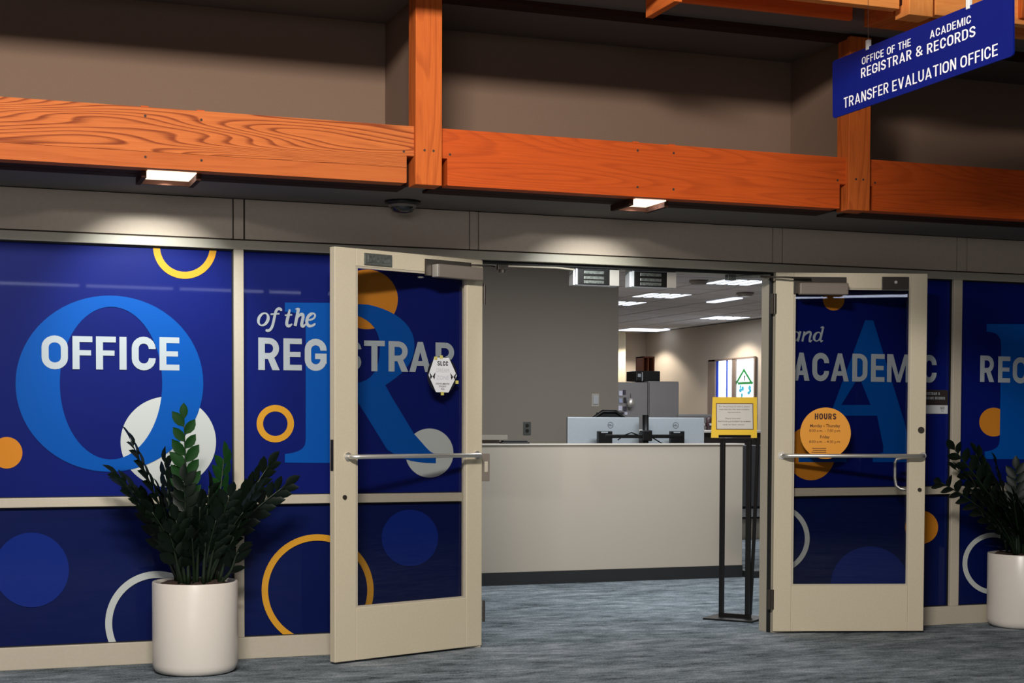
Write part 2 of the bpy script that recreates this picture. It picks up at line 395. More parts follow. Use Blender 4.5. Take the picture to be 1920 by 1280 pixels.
# ------------------------------------------------------------------ carpet
def carpet():
    M = bpy.data.materials.new('streaked_carpet'); M.use_nodes = True; nt = M.node_tree; N = nt.nodes; L = nt.links
    b = N['Principled BSDF']; b.inputs['Roughness'].default_value = .95; b.inputs['Specular IOR Level'].default_value = .1
    tc = N.new('ShaderNodeTexCoord')
    def noise(sc, det, rough=.55):
        mp = N.new('ShaderNodeMapping'); mp.inputs['Scale'].default_value = sc; L.new(tc.outputs['Object'], mp.inputs[0])
        n = N.new('ShaderNodeTexNoise'); n.inputs['Scale'].default_value = 1; n.inputs['Detail'].default_value = det; n.inputs['Roughness'].default_value = rough
        L.new(mp.outputs[0], n.inputs['Vector']); return n.outputs['Fac']
    a = noise((3.4, 8.0, 1), 8, .82); c = noise((90, 120, 1), 3); d = noise((.8, 2.2, 1), 2)
    ad = N.new('ShaderNodeMath'); ad.operation = 'MULTIPLY_ADD'; L.new(c, ad.inputs[0]); ad.inputs[1].default_value = .42; L.new(a, ad.inputs[2])
    ad2 = N.new('ShaderNodeMath'); ad2.operation = 'MULTIPLY_ADD'; L.new(d, ad2.inputs[0]); ad2.inputs[1].default_value = .25; L.new(ad.outputs[0], ad2.inputs[2])
    rp = N.new('ShaderNodeValToRGB'); e = rp.color_ramp.elements
    e[0].position = .66; e[0].color = (*srgb((48, 53, 57)), 1); e[1].position = .98; e[1].color = (*srgb((166, 171, 179)), 1)
    for p_, c_ in ((.72, (74, 81, 86)), (.78, (104, 113, 119)), (.86, (122, 132, 139))):
        q = e.new(p_); q.color = (*srgb(c_), 1)
    L.new(ad2.outputs[0], rp.inputs[0]); L.new(rp.outputs[0], b.inputs['Base Color'])
    bp = N.new('ShaderNodeBump'); bp.inputs['Strength'].default_value = .5; bp.inputs['Distance'].default_value = .004
    L.new(c, bp.inputs['Height']); L.new(bp.outputs[0], b.inputs['Normal'])
    return M
M_carpet = carpet()
B().box(-9, 8.1, -18, 15.2, -.1, 0).put('floor', M_carpet, kind='structure')

# ------------------------------------------------------------------ lobby shell (behind and beside the camera)
B().box(-9.15, -9, -18, 0.2, 0, 5).put('wall_left', M_lobby, kind='structure')
B().box(8, 8.15, -18, 0.0, 0, 5).put('wall_right', M_lobby, kind='structure')
B().box(-9, 8, -18.15, -18, 0, 5).put('wall_back', M_lobby, kind='structure')
B().box(-9, 8, -18, .2, 5, 5.1).put('ceiling', M_sof, kind='structure')
# ------------------------------------------------------------------ storefront
XA0, XA1 = -1.371, -1.319          # mullion left
XJL, XJR = -.072, 1.898            # jamb outer edges
XD0, XD1 = 3.100, 3.163
XL, XRR = -4.2, 5.6
ZT, ZP1, ZP2 = 2.15, 2.2, 2.414
ZGB, ZMB, ZMT = .114, .816, .864
HX = XRR
# header wall above the frames: base slab plus proud panels (grooves between)
hw = B().box(-9, 8.0, .012, .15, ZP1-.002, 2.62).put('wall_header', M_groove, kind='structure')
pan = [(-3.9, XA0-.0), (XA1+.004, -.073), (-.024, 1.820), (1.882, 3.118), (3.190, 5.5)]
pan[0] = (-3.9, XA0-.002)
g = .004
for a, b in pan:
    B().box(a+g, b-g, 0, .013, ZP1+g, ZP2-.004, bev=.0015).put('header_panel', M_hdr, hw)
for a, b in ((XA0, XA1), (-.073, -.024), (1.820, 1.882), (3.118, 3.190)):
    B().box(a+g*.3, b-g*.3, 0.001, .013, ZP1+g, ZP2-.004).put('header_batten', M_hdr, hw)
B().box(-9, -3.9, 0, .15, 0, 2.62).put('wall_far_left', M_hdr, kind='structure')
B().box(5.5, 8, 0, .15, 0, 2.62).put('wall_far_right', M_hdr, kind='structure')
# head rail, sill, mullions
B().box(-3.9, 5.5, 0, .15, ZT, ZP1-.003, bev=.003).put('trim_1', M_alu, kind='structure')
B().box(-3.9, XJL+.0, 0, .15, 0, ZGB, bev=.003).put('baseboard_left', M_alu, kind='structure')
B().box(XJR, 5.5, 0, .15, 0, ZGB, bev=.003).put('baseboard_right', M_alu, kind='structure')
for i, (a, b) in enumerate(((XA0, XA1), (XD0, XD1))):
    B().box(a, b, 0, .15, ZGB, ZT, bev=.003).put('trim_%d' % (i+2), M_alu, kind='structure')
# door frame: jambs with stop and gasket
for i, (x0, x1, xs0, xs1) in enumerate(((XJL, -.004, -.004, .010), (1.845, XJR, 1.831, 1.845))):
    o = B().box(x0, x1, 0, .15, 0, ZT, bev=.002).put('trim_%d' % (i+4), M_alu, kind='structure')
    B().box(xs0, xs1, .06, .15, 0, ZT-.012, bev=.001).put('door_stop', M_alu, o)
    B().box(xs0-.001 if i == 0 else xs0-.0, xs1 if i == 0 else xs1, .035, .06, 0, ZT-.012).put('gasket', M_gask, o)
o = B().box(-.004, 1.845, .06, .15, ZT-.018, ZT-.002, bev=.001).put('trim_6', M_alu, kind='structure')
B().box(-.004, 1.845, .035, .06, ZT-.018, ZT-.002).put('gasket', M_gask, o)

YP = .035   # window film plane
def wp(lst): return [onY(u, v, YP) for u, v in lst]
def window(n, x0, x1, parts):
    root = bpy.data.objects.new('window_%d' % n, None); COL.objects.link(root); root.location = ((x0+x1)/2, 0, ZGB); root['kind'] = 'structure'
    cx_ = (x0+x1)/2
    rail = B().box(x0-cx_, x1-cx_, .0, .10, ZMB-ZGB, ZMT-ZGB, bev=.003).put('middle_rail', M_alu, root)
    for nm, z0, z1, mt in (('upper_pane', ZMT, ZT, M_navy), ('lower_pane', ZGB, ZMB, M_navy2)):
        B().box(x0-cx_, x1-cx_, YP, YP+.008, z0-ZGB, z1-ZGB).put(nm, mt, root)
        gk = B()
        gk.box(x0-cx_, x1-cx_, YP-.012, YP, z1-ZGB-.007, z1-ZGB).box(x0-cx_, x1-cx_, YP-.012, YP, z0-ZGB, z0-ZGB+.004)
        gk.box(x0-cx_, x0-cx_+.004, YP-.012, YP, z0-ZGB, z1-ZGB).box(x1-cx_-.006, x1-cx_, YP-.012, YP, z0-ZGB, z1-ZGB)
        gk.put('gasket', M_gask, root)
    lay = 0
    for nm, mt, shapes, low in parts:
        lay += 1
        rc = (x0, x1, ZGB, ZMB) if low else (x0, x1, ZMT, ZT)
        yy = YP-.0009*lay
        me = flat_mesh(nm, shapes, lambda a, b, yy=yy, cx_=cx_: (a-cx_, yy, b-ZGB), rc)
        if len(me.polygons): link(nm, me, mt, root)
    return root
def disc(cx, cy, rx, ry=None): return [[wp(ell(cx, cy, rx, ry or rx))]]
def ringp(cx, cy, r, wd, ry=None):
    ry = ry or r; return [[wp(ell(cx, cy, r, ry)), wp(ell(cx, cy, r-wd, ry-wd, rev=True))]]
def word(s, boxes, top, base, t=.205):
    sh = []
    for ch, (a, b) in zip(s, boxes):
        m_ = (a+b)/2
        k = (m_-boxes[0][0])/max(1, boxes[-1][1]-boxes[0][0])
        tp = top[0]+(top[1]-top[0])*k; bs = base[0]+(base[1]-base[0])*k
        x0, zb = onY(a, bs, YP); x1, zt = onY(b, tp, YP)
        sh += glyph(ch, x0, x1, zb, zt, t)
    return sh
# big letter R (outline in photo pixels of the second window)
def big_R(dx=0):
    def t(l): return [(x+dx, z) for x, z in wp(l)]
    out = [(534, 567), (640, 568), (690, 571)] + bez((690, 571), (735, 580), (777, 605), (777, 648), 10)[1:] + bez((777, 648), (776, 685), (752, 702), (722, 722), 8)[1:] \
        + [(733, 742), (776, 813), (800, 840)] + bez((800, 840), (806, 847), (812, 850), (817, 851), 3)[1:] + [(817, 868)] + bez((817, 868), (780, 868), (755, 862), (738, 850), 6)[1:] \
        + [(726, 843), (669, 751), (650, 728), (645, 728), (645, 835)] + bez((645, 835), (648, 848), (660, 851), (670, 852), 4)[1:] + [(670, 868), (534, 867), (534, 851)] + bez((534, 851), (560, 848), (573, 842), (573, 825), 5)[1:] \
        + [(573, 615)] + bez((573, 615), (573, 592), (560, 585), (534, 584), 5)[1:]
    hole = [(645, 590), (665, 590)] + bez((665, 590), (700, 600), (712, 625), (712, 650), 8)[1:] + bez((712, 650), (712, 690), (700, 715), (665, 718), 8)[1:] + [(645, 718)]
    return [[t(out), t(hole)[::-1]]]
bigO = [[wp(ell(205, 719, 176, 165)), wp(ell(208, 718, 96, 143, rev=True))]]
window(1, -3.9, XA0, [
    ('silver_disc', M_silver, disc(315.5, 828, 89.5, 85), 0),
    ('orange_disc', M_orange, disc(12.5, 848.5, 29.5), 0),
    ('gold_ring', M_gold, ringp(346.5, 463, 59.5, 13), 0),
    ('blue_letter', M_blue, bigO, 0),
    ('white_lettering', M_text, word('OFFICE', [(78, 127), (136, 173), (180, 217), (224, 237), (247, 291.5), (299, 336)], (629.5, 633), (691, 694)), 0),
    ('faint_disc', M_faint, disc(59, 1068, 70), 1),
    ('silver_ring', M_silver, ringp(295, 1168, 98, 13), 1)])
def zz(l, s=4.0, ox=440, oy=440): return [(ox+x/s, oy+y/s) for x, y in l]
def strk(pts, wd): # widths in photo pixels
    P = wp(pts); k = .00272
    return ribbon(P, [q*k for q in wd])
def taper(n, a, b, c): return [a+(b-a)*math.sin(pi*i/(n-1)) if c == 0 else a+(b-a)*i/(n-1) for i in range(n)]
def italic_of_the():
    S = []
    o_ = [[wp(zz([(214+47*cos(a)+8*sin(a), 634-52*sin(a)+0*cos(a)) for a in [2*pi*k/28 for k in range(28)]])),
           wp(zz([(213+24*cos(a)+12*sin(a), 634-40*sin(a)) for a in [2*pi*k/28 for k in range(28)]][::-1]))]]
    S += o_
    f = zz(bez((350, 572), (345, 545), (312, 545), (303, 590), 8)+bez((303, 590), (290, 650), (285, 690), (268, 708), 8)[1:]+bez((268, 708), (258, 722), (240, 722), (232, 712), 5)[1:])
    S += strk(f, [2.6]+[5.2]*(len(f)-2)+[3.0]); S += strk(zz([(268, 596), (335, 592)]), [3, 3])
    t_ = zz([(412, 560), (400, 610)]+bez((400, 610), (392, 640), (382, 672), (396, 682), 6)[1:]+bez((396, 682), (408, 688), (420, 678), (430, 668), 4)[1:])
    S += strk(t_, [3.2]+[6]*(len(t_)-4)+[5, 3.5, 2]); S += strk(zz([(375, 604), (430, 600)]), [3, 3])
    h1 = zz([(478, 550), (452, 684)]); S += strk(h1, [6, 6]); S += strk(zz([(455, 558), (478, 552)]), [2.5, 3])
    h2 = zz(bez((458, 640), (475, 600), (515, 578), (512, 615), 8)+bez((512, 615), (506, 650), (494, 682), (508, 686), 6)[1:]+bez((508, 686), (518, 686), (526, 678), (532, 668), 4)[1:])
    S += strk(h2, [2]+[4.5]*3+[6]*(len(h2)-7)+[4, 3, 2]) if len(h2) > 8 else []
    e_ = zz([(545, 640)]+bez((545, 640), (612, 640), (612, 588), (584, 590), 8)[1:]+bez((584, 590), (550, 596), (530, 640), (544, 672), 8)[1:]+bez((544, 672), (556, 694), (590, 684), (604, 664), 6)[1:])
    S += strk(e_, [3]+[3.6]*8+[6.0]*10+[4.5]*(len(e_)-20)+[2])
    return S
window(2, XA1, XJL, [
    ('gold_disc', M_orange, disc(688, 561, 58, 56), 0),
    ('silver_disc', M_silver, disc(805, 849, 45, 46), 0),
    ('gold_ring', M_gold, ringp(516, 794, 35, 12), 0),
    ('blue_letter', M_blue, big_R(), 0),
    ('white_script_lettering', M_text, italic_of_the(), 0),
    ('white_lettering', M_text, word('REGISTRAR', [(484, 524), (531, 565.5), (571, 612), (620, 633), (639, 677), (682, 721), (728, 765), (767, 808), (816, 852)], (633, 643), (693, 697.5)), 0),
    ('faint_disc', M_faint, disc(768, 1008, 53), 1),
    ('gold_ring', M_gold, ringp(595, 1106, 105, 12), 1)])
bigA = [[wp([(1622, 600), (1637, 601), (1697, 797), (1708, 848), (1722, 852), (1722, 866), (1636, 866), (1636, 853), (1655, 848), (1656, 838), (1644, 779), (1572, 779), (1553, 838), (1556, 850), (1587, 853), (1587, 866), (1497, 866), (1497, 853), (1520, 850), (1535, 835)]),
         wp([(1610, 705), (1577, 759), (1632, 759)])]]
def italic_and():
    S = []
    def q(l): return zz(l, 3.556, 1380, 460)
    a1 = q([(428, 572), (410, 640)]); S += strk(a1, [5, 5])
    S.append([wp(q([(392+34*cos(t)+6*sin(t), 606-34*sin(t)) for t in [2*pi*k/24 for k in range(24)]])), wp(q([(394+17*cos(t)+7*sin(t), 606-26*sin(t)) for t in [2*pi*k/24 for k in range(24)]][::-1]))])
    S += strk(q([(455, 574), (440, 640)]), [5, 5])
    n2 = q(bez((446, 612), (460, 580), (500, 562), (496, 592), 8)+bez((496, 592), (490, 616), (482, 640), (494, 641), 5)[1:]+[(506, 630)])
    S += strk(n2, [2, 4, 4]+[5]*(len(n2)-5)+[3.5, 2])
    S += strk(q([(580, 542), (560, 628), (566, 640), (578, 634)]), [5, 5, 4, 2]); S += strk(q([(562, 548), (580, 542)]), [2.5, 3])
    S.append([wp(q([(540+30*cos(t)+6*sin(t), 608-33*sin(t)) for t in [2*pi*k/24 for k in range(24)]])), wp(q([(542+14*cos(t)+7*sin(t), 608-25*sin(t)) for t in [2*pi*k/24 for k in range(24)]][::-1]))])
    return S
window(3, XJR, XD0, [
    ('gold_disc', M_orange, disc(1563, 562, 20), 0),
    ('gold_disc', M_orange, disc(1520, 849, 46, 51), 0),
    ('blue_letter', M_blue, bigA, 0),
    ('white_script_lettering', M_text, italic_and(), 0),
    ('white_lettering', M_text, word('ACADEMIC', [(1486, 1517.5), (1522, 1554), (1556.5, 1591), (1597, 1626), (1632, 1658), (1662, 1706), (1713, 1721), (1727, 1755.5)], (661, 666), (713, 717), .2), 0),
    ('orange_disc', M_orange, disc(1727, 988, 31), 1),
    ('faint_disc', M_faint, disc(1630, 1098, 74), 1),
    ('silver_ring', M_silver, ringp(1452, 1009, 65, 9), 1)])
x573 = onY(573, 700, YP)[0]; x1876 = onY(1876, 700, YP)[0]
window(4, XD1, 5.5, [
    ('orange_disc', M_orange, disc(1863, 791, 27), 0),
    ('blue_letter', M_blue, big_R(x1876-x573), 0),
    ('white_lettering', M_text, word('RECORDS', [(1837, 1864), (1870.5, 1894), (1898, 1928), (1932, 1962), (1967, 1995), (2000, 2030), (2034, 2062)], (666, 678), (715, 724), .2), 0),
    ('silver_ring', M_silver, ringp(1862, 1056, 58, 9), 1)])

# ------------------------------------------------------------------ doors
def make_door(n, hinge, free, wd, glz, gx, sgn, label_parts):
    """local x: hinge->free edge, local y: away from the camera side"""
    ang = math.atan2(free[1]-hinge[1], free[0]-hinge[0])
    root = bpy.data.objects.new('door_%d' % n, None); COL.objects.link(root); root['kind'] = 'structure'
    root.location = (hinge[0], hinge[1], 0); root.rotation_euler = (0, 0, ang)
    return root, (1 if sgn > 0 else -1)
# door 1: local +x points to the free edge (left/front); the face seen has local y = +  (camera side)
def door(n, hinge, free, face, L, gx0, gx1):
    root = bpy.data.objects.new('door_%d' % n, None); COL.objects.link(root); root['kind'] = 'structure'
    root.location = (hinge[0], hinge[1], 0); root.rotation_euler = (0, 0, math.atan2(free[1]-hinge[1], free[0]-hinge[0]))
    f = face; T_ = .045
    y0, y1 = (0, -T_*f)
    def bx(x0, x1, a, b, z0, z1, bev=0): return B().box(x0, x1, min(a*f, b*f), max(a*f, b*f), z0, z1, bev)
    bx(0.0, gx0, -T_, 0, .012, 2.146, .003).put('hinge_stile', M_door, root)
    bx(gx1, L, -T_, 0, .012, 2.146, .003).put('free_stile', M_door, root)
    bx(gx0, gx1, -T_, 0, 2.056, 2.146, .003).put('top_rail', M_door, root)
    bx(gx0, gx1, -T_, 0, .012, .285, .003).put('bottom_rail', M_door, root)
    bd = B()
    for (a, b, c, d) in ((gx0, gx0+.012, .285, 2.056), (gx1-.012, gx1, .285, 2.056), (gx0+.012, gx1-.012, .285, .295), (gx0+.012, gx1-.012, 2.046, 2.056)):
        bd.box(a, b, min(-.014*f, -.004*f), max(-.014*f, -.004*f), c, d)
    bd.put('glazing_bead', M_alu, root)
    bx(gx0+.004, gx1-.004, -.028, -.020, .289, 2.052).put('glass_pane', M_glass, root)
    return root, bx
# --- left door
d1, b1 = door(1, (.002, -.001), (-.921, -.354), 1, .985, .111, .851)
# face=+1 : local +y is the camera side
b1(.629, .804, 0, .012, 2.066, 2.126, .002).put('maglock_armature', M_grey, d1)
b1(.645, .785, .012, .015, 2.08, 2.115, .001).put('maglock_armature_face', mat('worn_steel', (150, 155, 150), .35, metal=.8, noise=.4, nscale=90), d1)
c1 = b1(.09, .406, 0, .012, 2.035, 2.125, .002).put('closer_plate', M_dark, d1)
b1(.045, .357, .012, .062, 2.026, 2.098, .006).put('closer_body', M_closer, d1)
b1(.357, .366, .014, .060, 2.028, 2.096, .002).put('closer_end_cap', M_steel, d1)
def rodp(door_, name, pts, r, mt):
    return B().tube(pts, r, 8).put(name, mt, door_, smooth=True)
rodp(d1, 'closer_arm', [(.12, .04, 2.108), (.02, .06, 2.11), (-.06, .03, 2.112)], .006, M_dark)
def pushbar(dr, f, xa, xb, z):
    P = [(xa, 0, z), (xa+.004, .035*f, z), (xa+.03, .06*f, z), ((xa+xb)/2, .062*f, z), (xb-.03, .06*f, z), (xb-.004, .035*f, z), (xb, 0, z)]
    rodp(dr, 'push_bar', P, .0125, M_steel)
    for x in (xa, xb): B().cyl((x, 0, z), (x, .006*f, z), .022, 20).put('push_bar_rose', M_steel, dr)
pushbar(d1, 1, .04, .905, 1.072)
B().cyl((.925, 0, .863), (.925, .006, .863), .012, 16).cyl((.925, .006, .863), (.925, .008, .863), .007, 12).put('lock_cylinder', M_dark, d1)
b1(.985, .988, -.035, -.012, 1.0, 1.16).put('latch_strip', M_black, d1)
# pull handle on the far side of the left door, seen past its hinge edge: outside pull
# --- right door
d2, b2 = door(2, (1.835, -.013), (2.706, -.281), -1, .912, .108, .815)
b2(.634, .795, 0, .014, 2.05, 2.124, .002).put('maglock_armature', M_dark, d2)
B().cyl((.715, -.014, 2.092), (.715, -.018, 2.092), .009, 14).put('armature_bolt', M_steel, d2)
b2(.104, .42, 0, .012, 2.02, 2.12, .002).put('closer_plate', M_dark, d2)
b2(.130, .42, .012, .062, 2.012, 2.082, .006).put('closer_body', M_closer, d2)
rodp(d2, 'closer_arm', [(.20, -.04, 2.105), (.06, -.05, 2.112), (-.10, -.03, 2.118)], .006, M_dark)
pushbar(d2, -1, .045, .893, 1.062)
B().cyl((.882, 0, 1.216), (.882, -.008, 1.216), .019, 18).put('lock_knob', M_dark, d2)
B().cyl((.878, 0, .859), (.878, -.006, .859), .012, 16).put('lock_cylinder', M_dark, d2)
rodp(d2, 'pull_handle', [(.82, .045, 1.05), (.80, .075, 1.048), (.762, .085, 1.04), (.755, .088, 1.02), (.755, .088, .93), (.762, .085, .88), (.785, .075, .862), (.82, .045, .856)], .010, M_steel)
for z0 in (1.902, .144, 1.02):
    hg = B().cyl((-.008, -.004, z0), (-.008, -.004, z0+.118), .008, 12)
    hg.box(-.034, -.008, -.001, .003, z0, z0+.118).box(-.008, .004, -.003, -.0, z0, z0+.118)
    if z0 != 1.02: hg.put('hinge', M_dark, d2)
    else: hg.bm.free()
for z0 in (1.902, .144):
    B().cyl((-.008, .006, z0), (-.008, .006, z0+.118), .008, 12).put('hinge', M_dark, d1)
# outside pull of the left door shows past its hinge edge
# hours disc on right door glass (flat vinyl)
hd = bpy.data.objects.new('hours_decal', None); COL.objects.link(hd)
hd.matrix_world = Matrix.Translation((1.835, -.013, 0)) @ Matrix.Rotation(math.atan2(-.268, .871), 4, 'Z') @ Matrix.Translation((.310, .017, 1.195))
tag(hd, 'round orange opening hours decal on the right door glass', 'decal')
link('disc', flat_mesh('disc', [[ell(0, 0, .153, .153, 64)]], lambda a, b: (a, 0, b)), mat('hours_orange', (236, 158, 52), .5), hd)
fr = lambda a, b: (a, -.0008, b)
link('lettering', text_mesh('lettering', [('Monday – Thursday', -.093, .088, .036, .0185, .012), ('8:00 a.m. – 7:00 p.m.', -.098, .092, .008, .0165, .0),
     ('Friday', -.032, .025, -.030, .0185, .012), ('8:00 a.m. – 4:30 p.m.', -.098, .092, -.058, .0165, 0)], fr), mat('hours_brown', (70, 26, 12), .6), hd)
link('heading', flat_mesh('heading', gline('HOURS', -.066, .064, .082, .036, .21), fr), MATS['hours_brown'], hd)
link('fine_lines', flat_mesh('fine_lines', [[[(-.08, -.088), (.005, -.088), (.005, -.092), (-.08, -.092)]], [[(-.075, -.1), (.005, -.1), (.005, -.104), (-.075, -.104)]], [[(-.085, -.112), (.005, -.112), (.005, -.116), (-.085, -.116)]]], fr), MATS['hours_brown'], hd)
# hexagonal notice on left door glass
hx = bpy.data.objects.new('hexagonal_notice', None); COL.objects.link(hx)
A1 = math.atan2(-.353, -.923)
hx.matrix_world = Matrix.Translation((.002, -.001, 0)) @ Matrix.Rotation(A1, 4, 'Z') @ Matrix.Translation((.266, -.018, 1.508)) @ Matrix.Rotation(pi, 4, 'Z')
tag(hx, 'white hexagonal paper notice taped inside the left door glass', 'sign')
hexl = [(-.058, .094), (.042, .094), (.098, -.002), (.040, -.094), (-.046, -.094), (-.098, -.002)]
B().prismXZ(hexl, -.001, 0).put('paper', mat('white_paper', (232, 232, 236), .7), hx)
fr2 = lambda a, b: (a, -.0016, b)
link('black_lettering', text_mesh('black_lettering', [('UNDOCUMENTED', -.050, .046, -.052, .009, .012), ('STUDENT', -.028, .024, -.066, .009, .012), ('Ally', -.014, .012, -.080, .009, .012)], fr2), mat('print_black', (18, 18, 22), .6), hx)
link('heading', flat_mesh('heading', gline('SLCC', -.038, .036, .050, .025, .2), fr2), MATS['print_black'], hx)
link('grey_lettering', text_mesh('grey_lettering', [('DREAM', -.044, .042, .014, .022, 0), ('ZONE', -.044, .042, -.026, .024, 0)], fr2), mat('print_grey', (196, 198, 204), .6), hx)
for cx0 in (-.072, .072):
    bf = []
    for s_ in (-1, 1):
        bf += [[[(cx0, -.012), (cx0+s_*.020, .014), (cx0+s_*.018, -.004)]], [[(cx0, -.006), (cx0+s_*.018, -.008), (cx0+s_*.012, -.026)]]]
    link('butterfly_print', flat_mesh('butterfly_print', bf, fr2), MATS['print_black'], hx)
for (a, b) in ((-.012, .094), (-.004, -.104), (.098, -.040), (-.05, .086)):
    B().box(a-.010, a+.010, -.003, -.0015, b-.006, b+.012).put('tape', mat('yellow_tape', (206, 196, 110), .5), hx)
B().cyl((0, .004, 0), (0, .006, 0), .102, 40).put('dark_backing', mat('backing_navy', (12, 14, 30), .8), hx)

# room sign on the third window
x0, _ = onY(1737, 750, .02); x1, z1 = onY(1778.5, 731, .02); _, zm = onY(1778, 759, .02); _, z0 = onY(1778, 775.5, .02)
x0 = x1-.20
rs = thing('room_sign', 'small dark plaque with a pale strip on the window behind the right door', 'sign', ((x0+x1)/2, .033, z0))
W_ = (x1-x0)/2
B().box(-W_, W_, -.008, 0, zm-z0, z1-z0, .001).put('name_plate', mat('plaque_brown', (44, 36, 34), .5), rs)
B().box(-W_, W_, -.008, 0, 0, zm-z0-.002, .001).put('insert_strip', mat('plaque_strip', (196, 198, 200), .5), rs)
frs = lambda a, b: (a, -.0086, b)
link('plate_lettering', flat_mesh('plate_lettering', gline('REGISTRAR &', -W_+.015, W_-.060, zm-z0+.062, .016, .15)+gline('ACADEMIC RECORDS', -W_+.012, W_-.022, zm-z0+.034, .016, .15), frs), M_text, rs)
link('strip_lettering', text_mesh('strip_lettering', [('SLCC', W_-.055, W_-.024, .028, .016, .03), ('Student', W_-.05, W_-.03, .014, .007, .01)], frs), MATS['print_black'], rs)

# mag lock bodies under the head
for (xa, xb, k) in ((.567, .85, 'left'), (.919, 1.213, 'right')):
    ml = thing('magnetic_lock', 'silver magnetic lock with black face under the door head, %s of the two' % k, 'lock', ((xa+xb)/2, .05, 2.035), group=None)
    hw_ = (xb-xa)/2
    B().box(-hw_, hw_, .012, .075, 0, .0965, .002).put('housing', mat('maglock_silver', (214, 216, 220), .45, metal=.2), ml)
    B().box(-hw_+.012, -hw_+.024, .0, .014, .002, .094, .001).put('side_plate', MATS['maglock_silver'], ml)
    B().box(hw_-.060, hw_-.002, .0, .014, .002, .094, .001).put('wiring_cover', mat('maglock_cover', (196, 190, 182), .4, metal=.3), ml)
    B().box(-hw_+.026, hw_-.062, .0, .014, .006, .090, .001).put('black_face', M_black, ml)
    for z_ in (.018, .042, .072):
        B().box(-hw_+.062, hw_-.098, -.003, 0, z_-.007, z_+.010, .001).put('magnet_core', MATS['worn_steel'], ml)
# closer brackets under the head
B().box(.10, .16, .02, .05, 2.10, 2.130, .002).cyl((.13, .035, 2.085), (.13, .035, 2.10), .02, 14).put('closer_shoe', M_dark, label='dark closer arm shoe under the head near the left jamb', cat='bracket')
o = B().tube([(1.60, .10, 2.118), (1.66, .06, 2.122), (1.80, -.005, 2.124)], .009, 8).box(1.565, 1.62, .08, .12, 2.10, 2.131, .002).put('closer_shoe', M_grey, label='steel closer arm and shoe under the head near the right jamb', cat='bracket')
xq = .012
t = thing('access_button', 'beige vertical access plate on the left door jamb beside the push bar', 'plate', (xq, .02, .925))
B().box(-.002, .042, 0, .03, 0, .155, .003).put('plate_body', M_closer, t); B().box(.010, .03, -.004, 0, .05, .11, .002).put('button', M_alu, t)
B().tube([(.13, .035, 2.122), (.45, .03, 2.125), (.56, .03, 2.118)], .005, 8).put('conduit', M_alu, label='thin pale conduit under the door head running to the locks', cat='conduit')

# ------------------------------------------------------------------ soffit, timber, coffers
YB = -.90; ZB = 2.400; ZBT = 2.673
B().box(-9, 8, -.60, .012, ZP2, ZP2+.2).put('wall_soffit', M_sof, kind='structure')
B().box(-9, 8, -.70, -.60, ZP2+.0, ZBT-.03).put('wall_soffit_edge', M_sof, kind='structure')
PX = [-3.065, -.66, 1.745, 4.15]; PW = .133
def beam(x0, x1, mt, label):
    ln = x1-x0; z = .13
    t = thing('timber_beam', label, 'beam', (x0, YB, ZB))
    nt_ = .036
    lp = [(nt_, 0), (ln-nt_, 0), (ln-nt_, z), (ln, z), (ln, ZBT-ZB), (0, ZBT-ZB), (0, z), (nt_, z)]
    lp = [(nt_, 0.004), (nt_+.004, 0), (ln-nt_-.004, 0), (ln-nt_, .004), (ln-nt_, z), (ln, z), (ln, ZBT-ZB), (0, ZBT-ZB), (0, z), (nt_, z)]
    if mt is W1:
        B().prismXZ([(nt_, 0.004), (nt_+.004, 0), (ln-nt_-.004, 0), (ln-nt_, .004), (ln-nt_, .072), (nt_, .072)], .0, .09).put('lower_lamination', W1b, t)
        lp = [(nt_, .0735), (ln-nt_, .0735), (ln-nt_, z), (ln, z), (ln, ZBT-ZB), (0, ZBT-ZB), (0, z), (nt_, z)]
    B().prismXZ(lp, 0, .09).put('face_plank', mt, t)
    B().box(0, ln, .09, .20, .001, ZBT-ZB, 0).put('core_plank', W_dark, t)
    B().box(0, ln, .20, .30, 0, ZBT-ZB, 0).put('back_plank', W_dark, t)  # near-black colour paints in the shade of the beam underside
    for px in (.05, ln-.05):
        B().cyl((px, -.001, .19-.04), (px, .002, .19-.04), .006, 10).put('bolt_plug', M_groove, t)
    return t
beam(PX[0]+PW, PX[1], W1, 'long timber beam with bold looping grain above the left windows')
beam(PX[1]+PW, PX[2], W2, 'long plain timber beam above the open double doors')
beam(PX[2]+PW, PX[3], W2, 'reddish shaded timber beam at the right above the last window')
def post(x, label):
    t = thing('timber_post', label, 'post', (x, YB-.03, ZB-.008))
    B().box(0, PW, 0, .12, 0, .92, .003).put('post_shaft', W3, t)
    for dx in (.045, .09): B().cyl((dx, -.001, .165), (dx, .002, .165), .006, 10).put('bolt_plug', M_groove, t)
post(PX[1], 'timber post left of the doorway rising from the beam')
post(PX[2], 'timber post behind the hanging blue sign at the right')
for i, xc in enumerate(((-.583, -.62), (1.872, 1.835))):
    pass
CZ = 3.36
B().box(-9, 8, -.10, .15, 2.6, CZ+.1).put('wall_coffer_back', M_wall, kind='structure')
for x in (-.583-2.455, -.583, 1.872, 1.872+2.455):
    B().box(x, x+.10, -.62, -.10, 2.55, CZ).put('wall_coffer_side', M_wall, kind='structure')
B().box(-9, 8, -.80, -.10, CZ, CZ+.1).put('ceiling_coffer', M_sof, kind='structure')
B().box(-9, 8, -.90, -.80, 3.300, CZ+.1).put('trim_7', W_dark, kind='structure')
B().box(-9, 8, -1.15, -.90, 3.33, 3.43).put('ceiling_soffit', M_sof, kind='structure')
B().box(-9, 8, -1.12, -.9, 3.43, 5).put('wall_upper', M_lobby, kind='structure')
